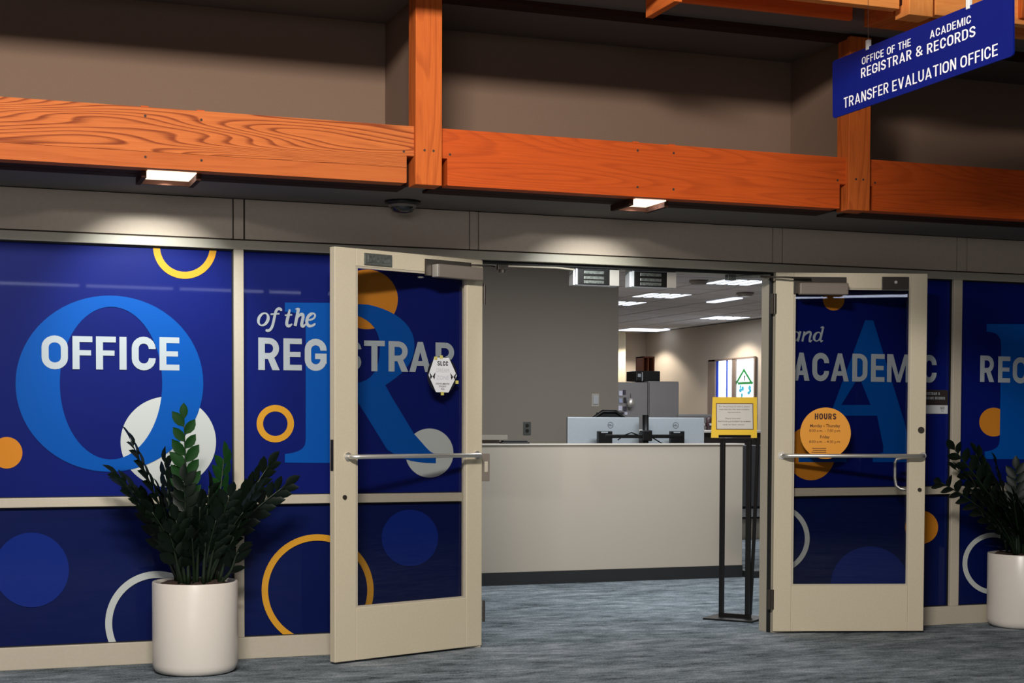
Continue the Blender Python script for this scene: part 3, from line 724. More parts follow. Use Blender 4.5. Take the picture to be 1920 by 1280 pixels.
# upper trellis, layer behind (Y=-1.15) and in front (Y=-1.5)
t = thing('timber_rafter_beam', 'upper orange timber beam along the ceiling edge behind the sign', 'beam', (-3.2, -1.18, 3.322))
B().box(0, 4.80, 0, .03, 0, .22, .002).put('face_plank', W6, t)
t = thing('timber_rafter_beam', 'upper timber beam at the far right beyond the hanging sign', 'beam', (1.90, -1.18, 3.322))
B().box(0, 2.6, 0, .03, 0, .22, .002).put('face_plank', W4, t)
UX0, UX1 = onY(1698, 20, -1.5)[0], onY(1743, 20, -1.5)[0]
zb2 = onY(1688, 17, -1.5)[1]; zp2 = onY(1720, 32, -1.5)[1]
t = thing('timber_rafter_beam', 'bright front timber beam at the top left of the upper post', 'beam', (-3.2, -1.5, zb2))
B().box(0, UX0+3.2-.035, 0, .06, 0, .25, .003).put('face_plank', W4, t)
B().box(UX0+3.2-.035, UX0+3.2, .03, .06, .03, .25).put('tenon_block', W_dark, t)
t = thing('timber_rafter_beam', 'bright front timber beam just behind the top of the sign', 'beam', (UX1, -1.5, onY(1757, 28, -1.5)[1]))
B().box(.035, 2.5, 0, .06, 0, .25, .003).put('face_plank', W4, t)
B().box(0, .035, .03, .06, .03, .25).put('tenon_block', W4, t)
t = thing('timber_post', 'short bright upper post between the two front beams above the sign', 'post', (UX0, -1.53, zp2))
B().box(0, UX1-UX0, 0, .12, 0, .3, .003).put('post_shaft', W7, t)
t = thing('added_shade_beam', 'added timber beam above the view that shades the upper right', 'beam', (-.05, -3.30, 3.09))  # unseen beam, added to cast shade on the upper right
B().box(0, 6.5, 0, .10, 0, .45, .003).put('beam_shaft', W4, t)
# cross joists
xj = onY(1272, 11, -1.5)[0]
t = thing('timber_joist', 'short cross joist end at the top centre of the ceiling edge', 'joist', (xj-.02, -1.5, onY(1272, 11, -1.5)[1]+.02))
B().box(0, .04, 0, .32, 0, .2, .003).put('joist_shaft', W5, t)
xj2 = onY(1626, 40, -1.18)[0]
t = thing('timber_joist', 'broad cross joist meeting the upper beam beside the sign wire', 'joist', (xj2, -1.50, 3.300))
B().box(0, .30, .10, .35, 0, .25, .003).put('joist_shaft', W5, t)
# right dark end block seen right of the sign
t = thing('timber_post', 'end of an upper post at the right edge beyond the sign', 'post', (onY(1909, 10, -1.5)[0], -1.53, onY(1912, 36, -1.5)[1]))
B().box(0, .133, 0, .12, 0, .3, .003).put('post_shaft', W3, t)
# ---- beam light fixtures
def fixture(x0, x1, label, lampw):
    t = thing('strip_light_fixture', label, 'lamp', (x0, -.88, ZB-.012))
    ln = x1-x0
    for xa in (0, ln-.022):
        B().prismXZ([(xa, -.020), (xa+.022, -.020), (xa+.022, .0115), (xa, .0115)], .06, .30).put('wood_end_bracket', W_dark, t)
    B().box(.022, ln-.022, .285, .295, -.016, .0115).put('rear_lip', W_dark, t)
    em = mat('lamp_lens', (255, 244, 226), .5, emit=(255, 238, 210), estr=1.3)
    B().box(.024, ln-.024, .035, .283, .006, .0115).put('lamp_lens', em, t)
    for xa in (.008, ln-.01):
        for zz_ in (.06, .245): B().cyl((xa, -.024+.002, zz_), (xa, -.018, zz_), .006, 10).put('bolt_plug', M_groove, t)
        B().box(xa-.018, xa+.018, -.0, .10, .286, .294, .001).put('top_strap', W2, t)
    xm = (x0+x1)/2
    spot('strip_lamp', (xm, -.72, ZB-.012), (xm, 0, 1.80), lampw, (.93, 1, .98), 74, .75, .006)
    point('strip_lamp_spill', (xm, -.75, ZB-.0105), 2.5, (.95, 1, .98), .004)
fixture(-1.935, -1.665, 'small strip light set under the left beam above the OFFICE window', 50)
fixture(.515, .735, 'small strip light set under the middle beam above the doorway', 37)
# dome camera
cx_, cy_ = onZ(755, 377, ZP2)
t = thing('dome_camera', 'black dome security camera under the soffit left of the doorway', 'camera', (cx_, cy_, ZP2))
B().lathe([(0, 0), (.094, 0), (.094, -.014), (.078, -.022), (0, -.022)], 40).put('mounting_ring', M_black, t, smooth=True)
B().lathe([(.068, -.022), (.066, -.04), (.052, -.058), (.028, -.066), (0, -.068)], 40).put('dome', mat('smoked_dome', (10, 10, 12), .08, coat=1), t, smooth=True)
B().lathe([(.076, -.022), (.072, -.034), (.068, -.034), (.068, -.022)], 40).put('dome_collar', M_closer, t, smooth=True)

# ------------------------------------------------------------------ hanging sign
Pa = Vector((.878, -2.174, 0)); Pb = Vector((.945, -3.307, 0))
dirv = (Pb-Pa); SL = dirv.length
sg = bpy.data.objects.new('hanging_sign', None); COL.objects.link(sg)
sg.location = (.878, -2.174, 2.585); sg.rotation_euler = (0, -math.atan2(.029, SL), math.atan2(dirv.y, dirv.x))
tag(sg, 'blue hanging sign with white lettering for the transfer evaluation office', 'sign')
SH = .25
rl = []
for (a, b, a0) in ((SL-.015, .015, -90), (SL-.015, SH-.015, 0), (.015, SH-.015, 90), (.015, .015, 180)): rl += arc(a, b, .015, .015, a0, a0+90, 5)
B().prismXZ(rl, -.004, .004).put('panel', mat('sign_blue', (8, 26, 112), .5, noise=.03, spec=.15), sg)
# readable side: local -y or +y?  camera lies at smaller x, so the visible face is the one with normal -x world
# local x runs toward -y world, so local y points to +x world: visible face is local -y
frg = lambda a, b: (a, -.0046, b)
def sgp(u, v):   # pixel -> sign plane coordinates
    r = ray(u, v); n = Vector((dirv.y, -dirv.x, 0)); tt = ((Pa-CAM).dot(n))/(r.dot(n)); P = CAM+r*tt
    s = (P-Pa).dot(dirv)/SL; return s, P.z-2.585-.029*s/SL
L_ = []
for body, uL, vL, uR, vR, cap, tk in (('OFFICE OF THE', 1619, 121, 1711, 86, .031, .15), ('ACADEMIC', 1747, 70, 1824, 45, .031, .15), ('REGISTRAR', 1617, 147, 1712, 110, .041, .15), ('&', 1720, 107, 1733, 103, .041, .15),
    ('RECORDS', 1741, 100, 1832, 69, .041, .15), ('TRANSFER', 1584, 203, 1668, 174, .045, .14), ('EVALUATION', 1675, 171, 1795, 131, .045, .14), ('OFFICE', 1803, 128, 1873, 104, .045, .14)):
    a, zb_ = sgp(uL, vL); b, zb3 = sgp(uR, vR); L_ += gline(body, a, b, (zb_+zb3)/2, cap, tk)
link('lettering', flat_mesh('lettering', L_, frg), mat('sign_white', (240, 240, 244), .5), sg)
for (u, v) in ((1630, 88), (1819, 12)):
    s, z_ = sgp(u, v)
    B().box(s-.010, s+.010, -.008, .008, SH-.012, SH+.03, .002).put('clip', mat('clip_white', (220, 222, 222), .4), sg)
    B().cyl((s, 0, SH+.03), (s, 0, 1.4), .0012, 6).put('hanging_wire', mat('wire_steel', (150, 140, 130), .4, metal=.6), sg)

# ------------------------------------------------------------------ potted plants
M_leaf = mat('zz_leaf', (6, 19, 9), .5, noise=.3, nscale=12, spec=.25)
M_leaf2 = mat('zz_leaf_young', (20, 58, 20), .6, noise=.3, nscale=12, spec=.1)
M_stem = mat('zz_stem', (20, 34, 18), .45)
def leaf_mesh(name, mt, Lf=.098, W_l=.052):
    bm = bmesh.new(); rows = [(0, .1), (.25, .8), (.5, 1), (.75, .75), (1, .03)]
    pv = None
    for t_, w_ in rows:
        y = t_*Lf; z = -.012*(t_**2); hw_ = w_*W_l/2
        v = [bm.verts.new((-hw_, y, z+hw_*.35)), bm.verts.new((0, y, z)), bm.verts.new((hw_, y, z+hw_*.35))]
        if pv:
            bm.faces.new((pv[0], pv[1], v[1], v[0])); bm.faces.new((pv[1], pv[2], v[2], v[1]))
        pv = v
    me = bpy.data.meshes.new(name); bm.to_mesh(me); bm.free(); me.materials.append(mt)
    for p_ in me.polygons: p_.use_smooth = True
    return me
LF = [leaf_mesh('leaflet', M_leaf), leaf_mesh('leaflet_young', M_leaf2)]
def plant(base, fronds, label, seed, pr=.2105, ph=.455):
    rnd = random.Random(seed)
    t = thing('potted_zz_plant', label, 'potted plant', (*base, 0))
    B().lathe([(0, .004), (pr-.03, .004), (pr-.015, .012), (pr-.004, .03), (pr, .05), (pr, ph-.006), (pr-.003, ph), (pr-.012, ph), (pr-.016, ph-.01), (pr-.018, ph-.06), (0, ph-.06)], 72).put('pot', M_white, t, smooth=True)
    so = B(); so.lathe([(0, ph-.005)]+[(r_, ph-.005+rnd.uniform(-.006, .006)) for r_ in (.05, .1, .15)]+[(pr-.019, ph-.022), (pr-.019, ph-.059), (0, ph-.059)], 40)
    for v in so.bm.verts:
        if v.co.z > ph-.03: v.co.z += rnd.uniform(-.008, .010)
    so.put('soil', mat('bark_soil', (52, 34, 26), .95, noise=.5, nscale=60, bump=.8), t)
    for (tx, ty, tz, bend, young, nl) in fronds:
        a = math.atan2(ty, tx); r0 = rnd.uniform(.03, .13); tw = Matrix.Rotation(0, 3, 'Z'); twa = R(rnd.uniform(30, 70))*rnd.choice((-1, 1))
        b0 = Vector((cos(a)*r0, sin(a)*r0, ph-.01)); tip = Vector((tx, ty, tz))
        mid = b0.lerp(tip, .5); out = Vector((cos(a), sin(a), 0)); hh = tip.z-b0.z
        c1 = b0 + Vector((0, 0, hh*.45)) + out*bend*.2; c2 = b0.lerp(tip, .62) + Vector((0, 0, abs(hh)*.16*bend*2.2))
        pts = []
        N_ = 14
        for k in range(N_+1):
            s = k/N_; q = 1-s; pts.append(b0*q**3+c1*3*q*q*s+c2*3*q*s*s+tip*s**3)
        st = B().tube(pts, [.010-.0075*k/N_ for k in range(N_+1)], 7).put('stem', M_stem, t, smooth=True)
        for k in range(nl):
            s = .26+.74*(k/(nl-1)); f = s*N_; i = min(int(f), N_-1); p = pts[i].lerp(pts[i+1], f-i); tg = (pts[i+1]-pts[i]).normalized()
            side = tg.cross(Vector((0, 0, 1)))
            if side.length < .2: side = Vector((-sin(a+.5), cos(a+.5), 0))
            side.normalize(); side = Matrix.Rotation(twa*min(1, 3*math.hypot(tx, ty)), 3, tg) @ side
            sd = 1 if k % 2 else -1
            if k == nl-1: d = tg
            else: d = (side*sd*.95*(1-.2*s)+tg*(.6+.3*s)+Vector((0, 0, .15))).normalized()
            rollv = side.cross(tg).normalized()*1.0 + Vector((rnd.uniform(-.25, .25),)*3)
            x_ = d.cross(rollv).normalized(); z_ = x_.cross(d).normalized()
            sc = (1.15-.55*abs(s-.55)) * rnd.uniform(.9, 1.1)
            lf = bpy.data.objects.new('leaflet', LF[1 if young and s > .45 else 0]); COL.objects.link(lf); lf.parent = st
            Mx = Matrix((x_*sc, d*sc, z_*sc)).transposed().to_4x4(); Mx.translation = p
            lf.matrix_local = Mx
    return t
def fr_px(u, v, y, base):   # frond tip from photo pixel at depth y
    x, z = onY(u, v, y); return (x-base[0], y-base[1], z)
BL = (-1.625, -.325)
fL = [(*fr_px(245, 826, -.42, BL), .25, 0, 19), (*fr_px(345, 785, -.38, BL), .02, 1, 18), (*fr_px(221, 893, -.34, BL), .45, 0, 18), (*fr_px(230, 915, -.50, BL), .4, 0, 15),
      (*fr_px(420, 858, -.20, BL), .1, 1, 16), (*fr_px(504, 872, -.30, BL), .3, 0, 18), (*fr_px(535, 910, -.40, BL), .4, 0, 18), (*fr_px(478, 925, -.5, BL), .3, 0, 14),
      (*fr_px(310, 868, -.28, BL), .15, 0, 15), (*fr_px(392, 915, -.52, BL), .1, 0, 15), (*fr_px(345, 900, -.50, BL), .1, 0, 15), (*fr_px(300, 925, -.5, BL), .25, 0, 14),
      (*fr_px(430, 930, -.52, BL), .2, 0, 14), (*fr_px(456, 960, -.5, BL), .4, 0, 11), (*fr_px(285, 960, -.45, BL), .4, 0, 11), (*fr_px(375, 950, -.55, BL), .15, 0, 12),
      (*fr_px(262, 935, -.30, BL), .5, 0, 12), (*fr_px(490, 905, -.25, BL), .35, 0, 12), (*fr_px(360, 925, -.35, BL), .1, 0, 12), (*fr_px(318, 1000, -.52, BL), .3, 0, 8), (*fr_px(440, 985, -.45, BL), .3, 0, 9), (*fr_px(360, 1010, -.54, BL), .2, 0, 8), (*fr_px(448, 1035, -.45, BL), .5, 0, 6), (*fr_px(405, 975, -.5, BL), .2, 0, 10), (*fr_px(330, 975, -.5, BL), .2, 0, 10)]
plant(BL, fL, 'zz plant in a white cylinder pot in front of the OFFICE window', 3)
BR = (3.475, -.215)
fR = [(*fr_px(1790, 843, -.25, BR), .3, 0, 16), (*fr_px(1793, 880, -.34, BR), .35, 0, 15), (*fr_px(1765, 905, -.40, BR), .5, 0, 17), (*fr_px(1830, 850, -.12, BR), .2, 0, 15),
      (*fr_px(1868, 872, -.2, BR), .15, 0, 15), (*fr_px(1905, 880, -.3, BR), .1, 0, 15), (*fr_px(1820, 920, -.42, BR), .35, 0, 14), (*fr_px(1860, 925, -.45, BR), .25, 0, 14),
      (*fr_px(1900, 930, -.45, BR), .1, 0, 14), (*fr_px(1945, 860, -.3, BR), .1, 0, 15), (*fr_px(1990, 890, -.3, BR), .3, 0, 15), (*fr_px(1960, 930, -.45, BR), .3, 0, 13),
      (*fr_px(2040, 900, -.35, BR), .4, 0, 15), (*fr_px(1840, 965, -.4, BR), .4, 0, 11), (*fr_px(1885, 960, -.45, BR), .2, 0, 11), (*fr_px(1920, 955, -.48, BR), .2, 0, 11), (*fr_px(1865, 900, -.35, BR), .2, 0, 14)]
plant(BR, fR, 'zz plant in a white cylinder pot at the right edge before the last window', 5)

# ------------------------------------------------------------------ office interior
B().box(8.0, 8.15, 0.15, 15.2, 0, 2.74).put('wall_office_right', M_owall, kind='structure')
ow = bpy.data.objects['wall_office_right']
B().box(-3.0, 8.1, 15, 15.15, 0, 2.9).put('wall_office_back', M_owall, kind='structure')
B().box(-3.9, 2.872, 4.6, 4.75, 0, 2.74).put('wall_office_partition', M_owall, kind='structure')
B().box(2.72, 2.872, 4.75, 15, 0, 2.74).put('wall_office_side', M_owall, kind='structure')
B().box(-3.95, -3.85, .15, 4.75, 0, 2.74).put('wall_office_left', M_owall, kind='structure')
# suspended ceiling: grid plate and tiles
M_tile = mat('ceiling_tile', (196, 190, 190), .9, noise=.06, nscale=200)
M_grid = mat('ceiling_grid', (232, 230, 230), .6)
ce = B().box(-3.9, 8.1, .15, 15.1, 2.752, 2.80).put('ceiling_office', M_grid, kind='structure')
TX, TY = .61, .61
tm = B().box(-.288, .288, -.288, .288, -.006, 0, .003).me('ceiling_tile'); tm.materials.append(M_tile)
trof = [(4, 12), (5, 14), (4, 9), (9, 17), (8, 20)]
troff_px = [(1268, 552), (1182, 572), (1408, 529), (1347, 595)]
centers = [onZ(u, v, 2.74) for u, v in troff_px]
def in_trof(x, y):
    return any(abs(x-cx0) < .32 and abs(y-cy0) < .32 for cx0, cy0 in TC)
TC = []
for cx0, cy0 in centers:
    gx = round((cx0-2.9-.305)/TX)*TX+2.9+.305; gy = round((cy0-.905)/TY)*TY+.905
    TC.append((gx, gy+0))
nt = 0
for i in range(-2, 9):
    for j in range(0, 24):
        x = 2.9+.305+i*TX; y = .6+.305+j*TY
        if y > 14.9 or x > 7.9 or (x < 2.95 and y > 4.3) or in_trof(x, y): continue
        o = bpy.data.objects.new('ceiling_tile', tm); COL.objects.link(o); o.parent = ce; o.location = (x, y, 2.750); nt += 1
M_lamp = mat('troffer_lens', (235, 242, 250), .5, emit=(226, 238, 255), estr=1.5)
for k, (cx0, cy0) in enumerate(TC):
    lab = ['third from the doorway', 'at the left beside the grey wall', 'nearest the doorway at the upper right', 'farthest, above the side wall'][k]
    t = thing('ceiling_troffer', 'recessed white ceiling light in the office, %s' % lab, 'ceiling light', (cx0, cy0, 2.742))
    B().box(-.30, .30, -.30, .30, 0, .008, .002).put('frame', MATS['maglock_cover'] if 'maglock_cover' in MATS else M_alu, t)
    for dx in (-.21, -.07, .07, .21): B().box(dx-.045, dx+.045, -.26, .26, -.004, 0).put('lens', M_lamp, t)
# small downlight, diffusers and detectors
for (u, v, r_, lab, mt) in ((1310, 526, .10, 'round grey smoke detector on the office ceiling near the doorway', M_closer), (1397, 549, .10, 'round dark speaker grille on the office ceiling at the right', M_closer)):
    x, y = onZ(u, v, 2.74)
    B().lathe([(0, 2.742), (r_, 2.742), (r_, 2.725), (r_*.7, 2.70), (0, 2.70)], 24, (x, y)).put('ceiling_detector', mt, label=lab, cat='detector')
x, y = onZ(1358, 562, 2.74)
B().box(x-.06, x+.06, y-.35, y+.35, 2.728, 2.741, .002).put('linear_ceiling_lamp', M_lamp, label='slim bright linear lamp on the office ceiling', cat='ceiling light')
x, y = onZ(1172, 617, 2.74); x2, y2 = onZ(1250, 617, 2.74)
B().box(x, 7.9, y-.25, y+.25, 2.728, 2.741, .002).put('linear_ceiling_lamp', M_lamp, label='long bright ceiling lamp at the far end of the office', cat='ceiling light')
# wall devices on grey partition
x, z = onY(1116, 750, 4.6)
t = thing('light_switch', 'white switch plate on the grey partition wall', 'switch', (x, 4.6, z))
B().box(-.036, .036, -.006, 0, -.058, .058, .002).put('plate', M_white, t); B().box(-.024, .024, -.016, -.006, -.034, .040, .002).put('rocker', mat('switch_white', (230, 232, 232), .4), t)
x, z = onY(988, 803, 4.6)
t = thing('wall_outlet', 'brushed metal outlet plate low on the partition wall', 'outlet', (x, 4.6, z))
B().box(-.036, .036, -.006, 0, -.058, .058, .002).put('plate', M_grey, t)
for dz in (-.02, .025): B().cyl((0, -.006, dz), (0, -.009, dz), .016, 14).put('socket', M_dark, t)
# reception counter
t = thing('reception_counter', 'long beige reception counter facing the doorway', 'counter', (0, 3.07, 0))
CX0, CX1 = -.6, 3.305
B().box(CX0, CX1, .0, .10, .098, 1.080, .003).put('front_panel', M_ctr, t)
B().box(CX0, CX1+.004, -.004, .10, .0, .098).put('black_base', M_base, t)
B().box(CX0, CX1+.01, -.012, .16, 1.080, 1.092, .002).put('counter_cap', mat('counter_cap', (214, 206, 192), .5), t)
B().box(CX1-.10, CX1, .10, 1.15, .098, 1.075, .003).put('return_panel', M_ctr, t)
B().box(CX1-.10, CX1+.004, .10, 1.15, 0, .098).put('return_base', M_base, t)
B().box(CX0, CX1-.10, .10, .85, .70, .735, .002).put('work_surface', mat('desk_grey', (150, 146, 142), .5), t)
# ledge on the left
x0, z0 = onY(905, 820, 3.6); x1, z1 = onY(952, 813, 3.6)
t = thing('wall_ledge', 'narrow beige ledge at the left end behind the counter', 'shelf', (x0-.3, 3.6, z0-.02))
B().box(0, x1-x0+.3, 0, .25, 0, .04, .003).put('ledge_top', M_ctr, t); B().box(.02, x1-x0+.25, .06, .22, -.3, 0).put('ledge_bracket', M_ctr, t)
# card reader panel at the edge of the left door opening
# phone on counter
x, z = onY(965, 832, 3.15)
t = thing('desk_phone', 'black low device lying on the counter at the left', 'phone', (x, 3.15, 1.092))
B().box(-.115, .115, -.03, .05, 0, .014, .004).put('device_body', M_black, t); B().box(-.10, .10, -.02, .045, .014, .024, .004).put('handset', M_base, t)
# monitors and arm
def monitor(x0, x1, z0, z1, y, tilt, label, lx):
    t = thing('computer_monitor', label, 'monitor', ((x0+x1)/2, y, z0)); t.rotation_euler = (0, 0, tilt)
    h = (x1-x0)/2; H_ = z1-z0
    B().box(-h, h, 0, .025, 0, H_, .006).put('rear_shell', mat('monitor_silver', (204, 212, 218), .4, metal=.25, noise=.02), t)
    B().box(-h+.004, h-.004, .025, .034, .002, H_-.002, .002).put('screen_bezel', M_black, t)
    ring = [[ell(lx, H_-.065, .026, .026, 32), ell(lx, H_-.065, .022, .022, 32, rev=True)]]
    link('emblem_ring', flat_mesh('emblem_ring', ring, lambda a, b: (a, -.0008, b)), mat('emblem_dark', (90, 94, 98), .4), t)
    link('emblem_lettering', text_mesh('emblem_lettering', [('DELL', lx-.019, lx+.019, H_-.0725, .015, .03)], lambda a, b: (a, -.0008, b)), MATS['emblem_dark'], t)
    return t
monitor(1.93, 2.585, .93, 1.302, 3.5, .06, 'silver backed monitor, the wider left one behind the counter', .06)
monitor(2.655, 3.16, .93, 1.302, 3.5, -.12, 'silver backed monitor, the narrower right one behind the counter', .0)
t = thing('monitor_arm', 'black twin monitor arm with a centre pole behind the counter', 'monitor arm', (2.594, 3.40, .737))
B().cyl((0, .02, 0), (0, .02, .585), .026, 16).put('pole', M_black, t, smooth=True)
B().box(-.06, .06, -.04, .08, 0, .02, .004).put('pole_base', M_black, t)
B().box(-.37, .33, -.012, .012, .395, .425, .004).put('cross_arm', M_black, t)
for xa in (-.37, .28):
    B().box(xa-.062, xa+.062, -.01, .03, .345, .452, .004).put('mounting_head', M_black, t)
    B().box(xa-.04, xa+.02, -.014, -.010, .437, .447).put('head_label', M_text, t)
B().box(-.045, .045, -.02, .05, .37, .46, .008).put('arm_clamp', M_black, t)
B().tube([(.05, -.005, .40), (.12, -.01, .36), (.18, -.01, .33)], .005, 6).tube([(-.08, -.01, .42), (-.14, -.012, .44), (-.2, -.01, .42), (-.26, -.01, .38)], .005, 6).put('cable', M_black, t)
# chair behind the left monitor
t = thing('office_chair', 'black mesh office chair back showing behind the left monitor', 'chair', (2.545, 4.05, 0))
B().tube([(-.2, 0, .75), (-.19, .0, 1.1), (-.14, .0, 1.30), (-.06, .0, 1.352), (.06, 0, 1.352), (.14, 0, 1.30), (.19, 0, 1.1), (.2, 0, .75)], .018, 8).put('back_frame', M_black, t, smooth=True)
B().box(-.19, .19, -.006, .006, .7, 1.26, .004).box(-.12, .12, -.006, .006, 1.25, 1.345, .004).put('backrest', M_base, t)
B().box(-.24, .24, -.5, -.02, .44, .52, .03).put('seat', M_base, t)
B().cyl((0, -.25, .08), (0, -.25, .44), .03, 12).put('gas_column', M_black, t)
for k in range(5):
    a = 2*pi*k/5+.3; B().cyl((0, -.25, .10), (.3*cos(a), -.25+.3*sin(a), .07), .016, 8).put('leg', M_black, t); B().cyl((.3*cos(a)-.015, -.25+.3*sin(a), .03), (.3*cos(a)+.015, -.25+.3*sin(a), .03), .03, 12).put('caster', M_black, t)

# tall grey cabinets
M_cab = mat('cabinet_grey', (128, 126, 126), .5, noise=.02)
def cabinet(x0, x1, y, h, label):
    t = thing('storage_cabinet', label, 'cabinet', ((x0+x1)/2, y, 0)); hw_ = (x1-x0)/2
    B().box(-hw_, hw_, 0, .5, .04, h, .004).put('body', M_cab, t)
    B().box(-hw_+.008, hw_-.008, -.02, 0, .06, h-.02, .003).put('door', M_cab, t)
    B().box(-hw_+.02, hw_-.02, .02, .48, 0, .04).put('plinth', M_base, t); return t
ca = cabinet(4.72, 5.222, 9.0, 1.755, 'tall grey storage cabinet with photos, left of the pair')
cabinet(5.235, 5.645, 9.0, 1.772, 'plain tall grey storage cabinet, right of the pair')
rnd = random.Random(4)
for k, (px, py, w_, h_) in enumerate(((1164, 737, 8, 10), (1171, 735, 6, 9), (1164, 751, 7, 9), (1172, 750, 6, 11), (1163, 765, 8, 10), (1172, 766, 7, 9), (1178, 752, 5, 8), (1166, 775, 8, 6), (1174, 775, 6, 6))):
    x, z = onY(px, py, 8.97)
    s = .0059
    B().box(x-w_*s/2, x+w_*s/2, 8.970, 8.978, z-h_*s/2, z+h_*s/2, .001).put('pinned_photo', mat('photo_%d' % (k % 4), ((196, 198, 214), (60, 56, 70), (150, 160, 190), (34, 30, 36))[k % 4], .5), label='small photo pinned on the left grey cabinet door, %s' % ('top left corner of the cluster', 'top right of the cluster', 'left side, second from the top', 'middle of the cluster', 'left side, third from the top', 'third row, centre', 'second row, rightmost', 'bottom left', 'bottom right')[k], cat='photo', group='photos on the left grey cabinet')
x, z = onY(1182, 755, 8.93)
t = thing('silver_ornament', 'shiny silver hanging ornament on the left grey cabinet', 'ornament', (x, 8.925, z))
B().lathe([(0, -.06), (.03, -.05), (.045, 0), (.03, .05), (0, .06)], 16).put('bulb', M_steel, t, smooth=True); B().cyl((0, 0, .05), (0, 0, .11), .004, 8).put('hook', M_dark, t)
x0, z0 = onY(1193, 716, 9.1); x1, z1 = onY(1238, 695, 9.1)
t = thing('black_box', 'black storage box on top of the grey cabinets', 'box', ((x0+x1)/2, 9.1, 1.773))
B().box(-(x1-x0)/2, (x1-x0)/2, 0, .3, 0, .125, .008).put('box_body', M_black, t); B().box(-(x1-x0)/2+.075, -(x1-x0)/2+.085, -.003, 0, 0, .11).put('white_stripe', M_text, t)
B().box(-(x1-x0)/2+.02, -(x1-x0)/2+.06, -.003, 0, .05, .09).put('white_logo', M_text, t)
x, z = onY(1217, 695, 10.2); 
t = thing('wooden_shelf_unit', 'small brown wooden shelf unit behind the grey cabinets', 'shelf', (x, 10.2, 0))
zt_ = onY(1217, 668, 10.2)[1]
B().box(-.09, .08, .2, .22, 0, zt_, .002).put('back_board', W_dark, t)
for xa in (-.09, -.02, .06): B().box(xa, xa+.02, 0, .2, 0, zt_, .002).put('upright', mat('shelf_brown', (120, 62, 34), .6), t)
for zz_ in (.4, .9, 1.4, 1.9, zt_-.02): B().box(-.09, .08, 0, .2, zz_, zz_+.02, .002).put('shelf_board', MATS['shelf_brown'], t)
# pilaster and bulkhead at the far left of the view
B().box(7.2, 7.5, 14.7, 15.0, 0, 2.74).put('wall_pilaster', mat('pilaster_cream', (206, 196, 172), .8), kind='structure')
# low partition behind right monitor
x0, z0 = onY(1272, 776, 8.6); x1, z1 = onY(1352, 780, 8.6)
t = thing('cubicle_partition', 'low grey cubicle partition behind the right monitor', 'partition', (x0, 8.6, 0))
B().box(0, x1-x0+.5, 0, .05, 0, z0-.03, .003).put('panel', M_cab, t); B().box(0, x1-x0+.5, -.005, .055, z0-.03, z0, .003).put('top_rail', mat('partition_rail', (150, 150, 150), .4, metal=.3), t)
# desk with clutter beyond
t = thing('back_desk', 'dark desk with a pale top edge beyond the right monitor', 'desk', (4.45, 7.3, 0))
zd = onY(1325, 806, 7.3)[1]
B().box(-.3, 1.6, 0, .6, zd-.03, zd, .003).put('desk_top', mat('desk_edge', (200, 196, 190), .5), t)
B().box(-.28, 1.5, .03, .06, .25, zd-.03).put('modesty_panel', mat('desk_dark', (44, 38, 36), .6), t)
for xa in (-.28, 1.54): B().box(xa, xa+.04, .05, .55, 0, zd-.03).put('leg', M_black, t)
for k, (u, wd, hh, c) in enumerate(((1316, .09, .10, (120, 110, 112)), (1329, .09, .13, (50, 30, 34)))):
    x, _ = onY(u, 800, 7.45)
    tt = thing('desk_figurine', 'small %s knick-knack on the dark desk' % ('grey' if k == 0 else 'dark red'), 'ornament', (x, 7.45, zd))
    B().lathe([(0, 0), (.035, 0), (.03, .03), (.045, .06), (.03, .09), (.035, hh), (0, hh+.03)], 14).put('figure', mat('figurine_%d' % k, c, .4), tt, smooth=True)
    B().box(-.012, .012, -.05, -.03, .05, .075, .003).put('face', M_text, tt)
# filing units in the gap right of the counter
t = thing('low_file_unit', 'grey file unit standing beyond the right end of the counter', 'cabinet', (4.9, 6.72, 0))
B().box(0, 1.1, 0, .45, .36, 1.02, .003).put('body', mat('file_grey', (92, 92, 96), .5), t)
B().box(0, 1.1, -.006, .45, .335, .36, .002).put('lower_edge', M_black, t)
B().box(0, 1.1, 0, .45, .245, .335, .002).put('drawer', mat('file_light', (170, 168, 168), .5), t)
B().box(0, 1.1, -.006, .45, .225, .245, .002).put('bottom_rail', M_black, t)
B().box(0, 1.1, .1, .45, 0, .225).put('plinth', M_ctr, t)
B().box(3.32, 4.2, 2.98, 3.14, .0, .055, .004).put('floor_rail', M_base, label='black low floor rail continuing right of the counter', cat='rail')

# windows in the office side wall
def onXp(u, v): return onX(u, v, 8.0)
ya, zt1 = onXp(1333, 677); yb, _ = onXp(1378, 674); yc, zt2 = onXp(1382, 672); yd, _ = onXp(1419, 671)
M_day = mat('daylight_outside', (240, 248, 255), .5, emit=(222, 240, 255), estr=1.6)
M_frame = mat('window_frame_brown', (120, 104, 94), .6)
root = bpy.data.objects.new('window_5', None); COL.objects.link(root); root['kind'] = 'structure'; root.location = (7.99, yd, 1.35)
def wb(y0, y1, z0, z1, d0, d1): return B().box(-d1, -d0, y0-yd, y1-yd, z0-1.35, z1-1.35)
yL, zL = ya, 1.36
wb(yd, ya, 1.35, 2.195, .0, .006).put('pane', M_day, root)
wb(yd-.02, yd+.02, 1.33, 2.21, .0, .03).put('frame_side', M_frame, root)
wb(ya-.20, ya+.02, 1.33, 2.21, .0, .03).put('frame_side', M_frame, root)
wb(yd, ya, 2.19, 2.215, .0, .03).put('frame_head', M_frame, root)
wb(yc-.02, yb+.02, 1.35, 2.2, .0, .03).put('frame_mullion', M_frame, root)
wb(onXp(1366.5, 700)[0], onXp(1365, 700)[0], 1.35, 2.2, .006, .02).put('blue_strip', mat('strip_blue', (20, 60, 190), .5), root)
yq = onXp(1347.5, 700)[0]
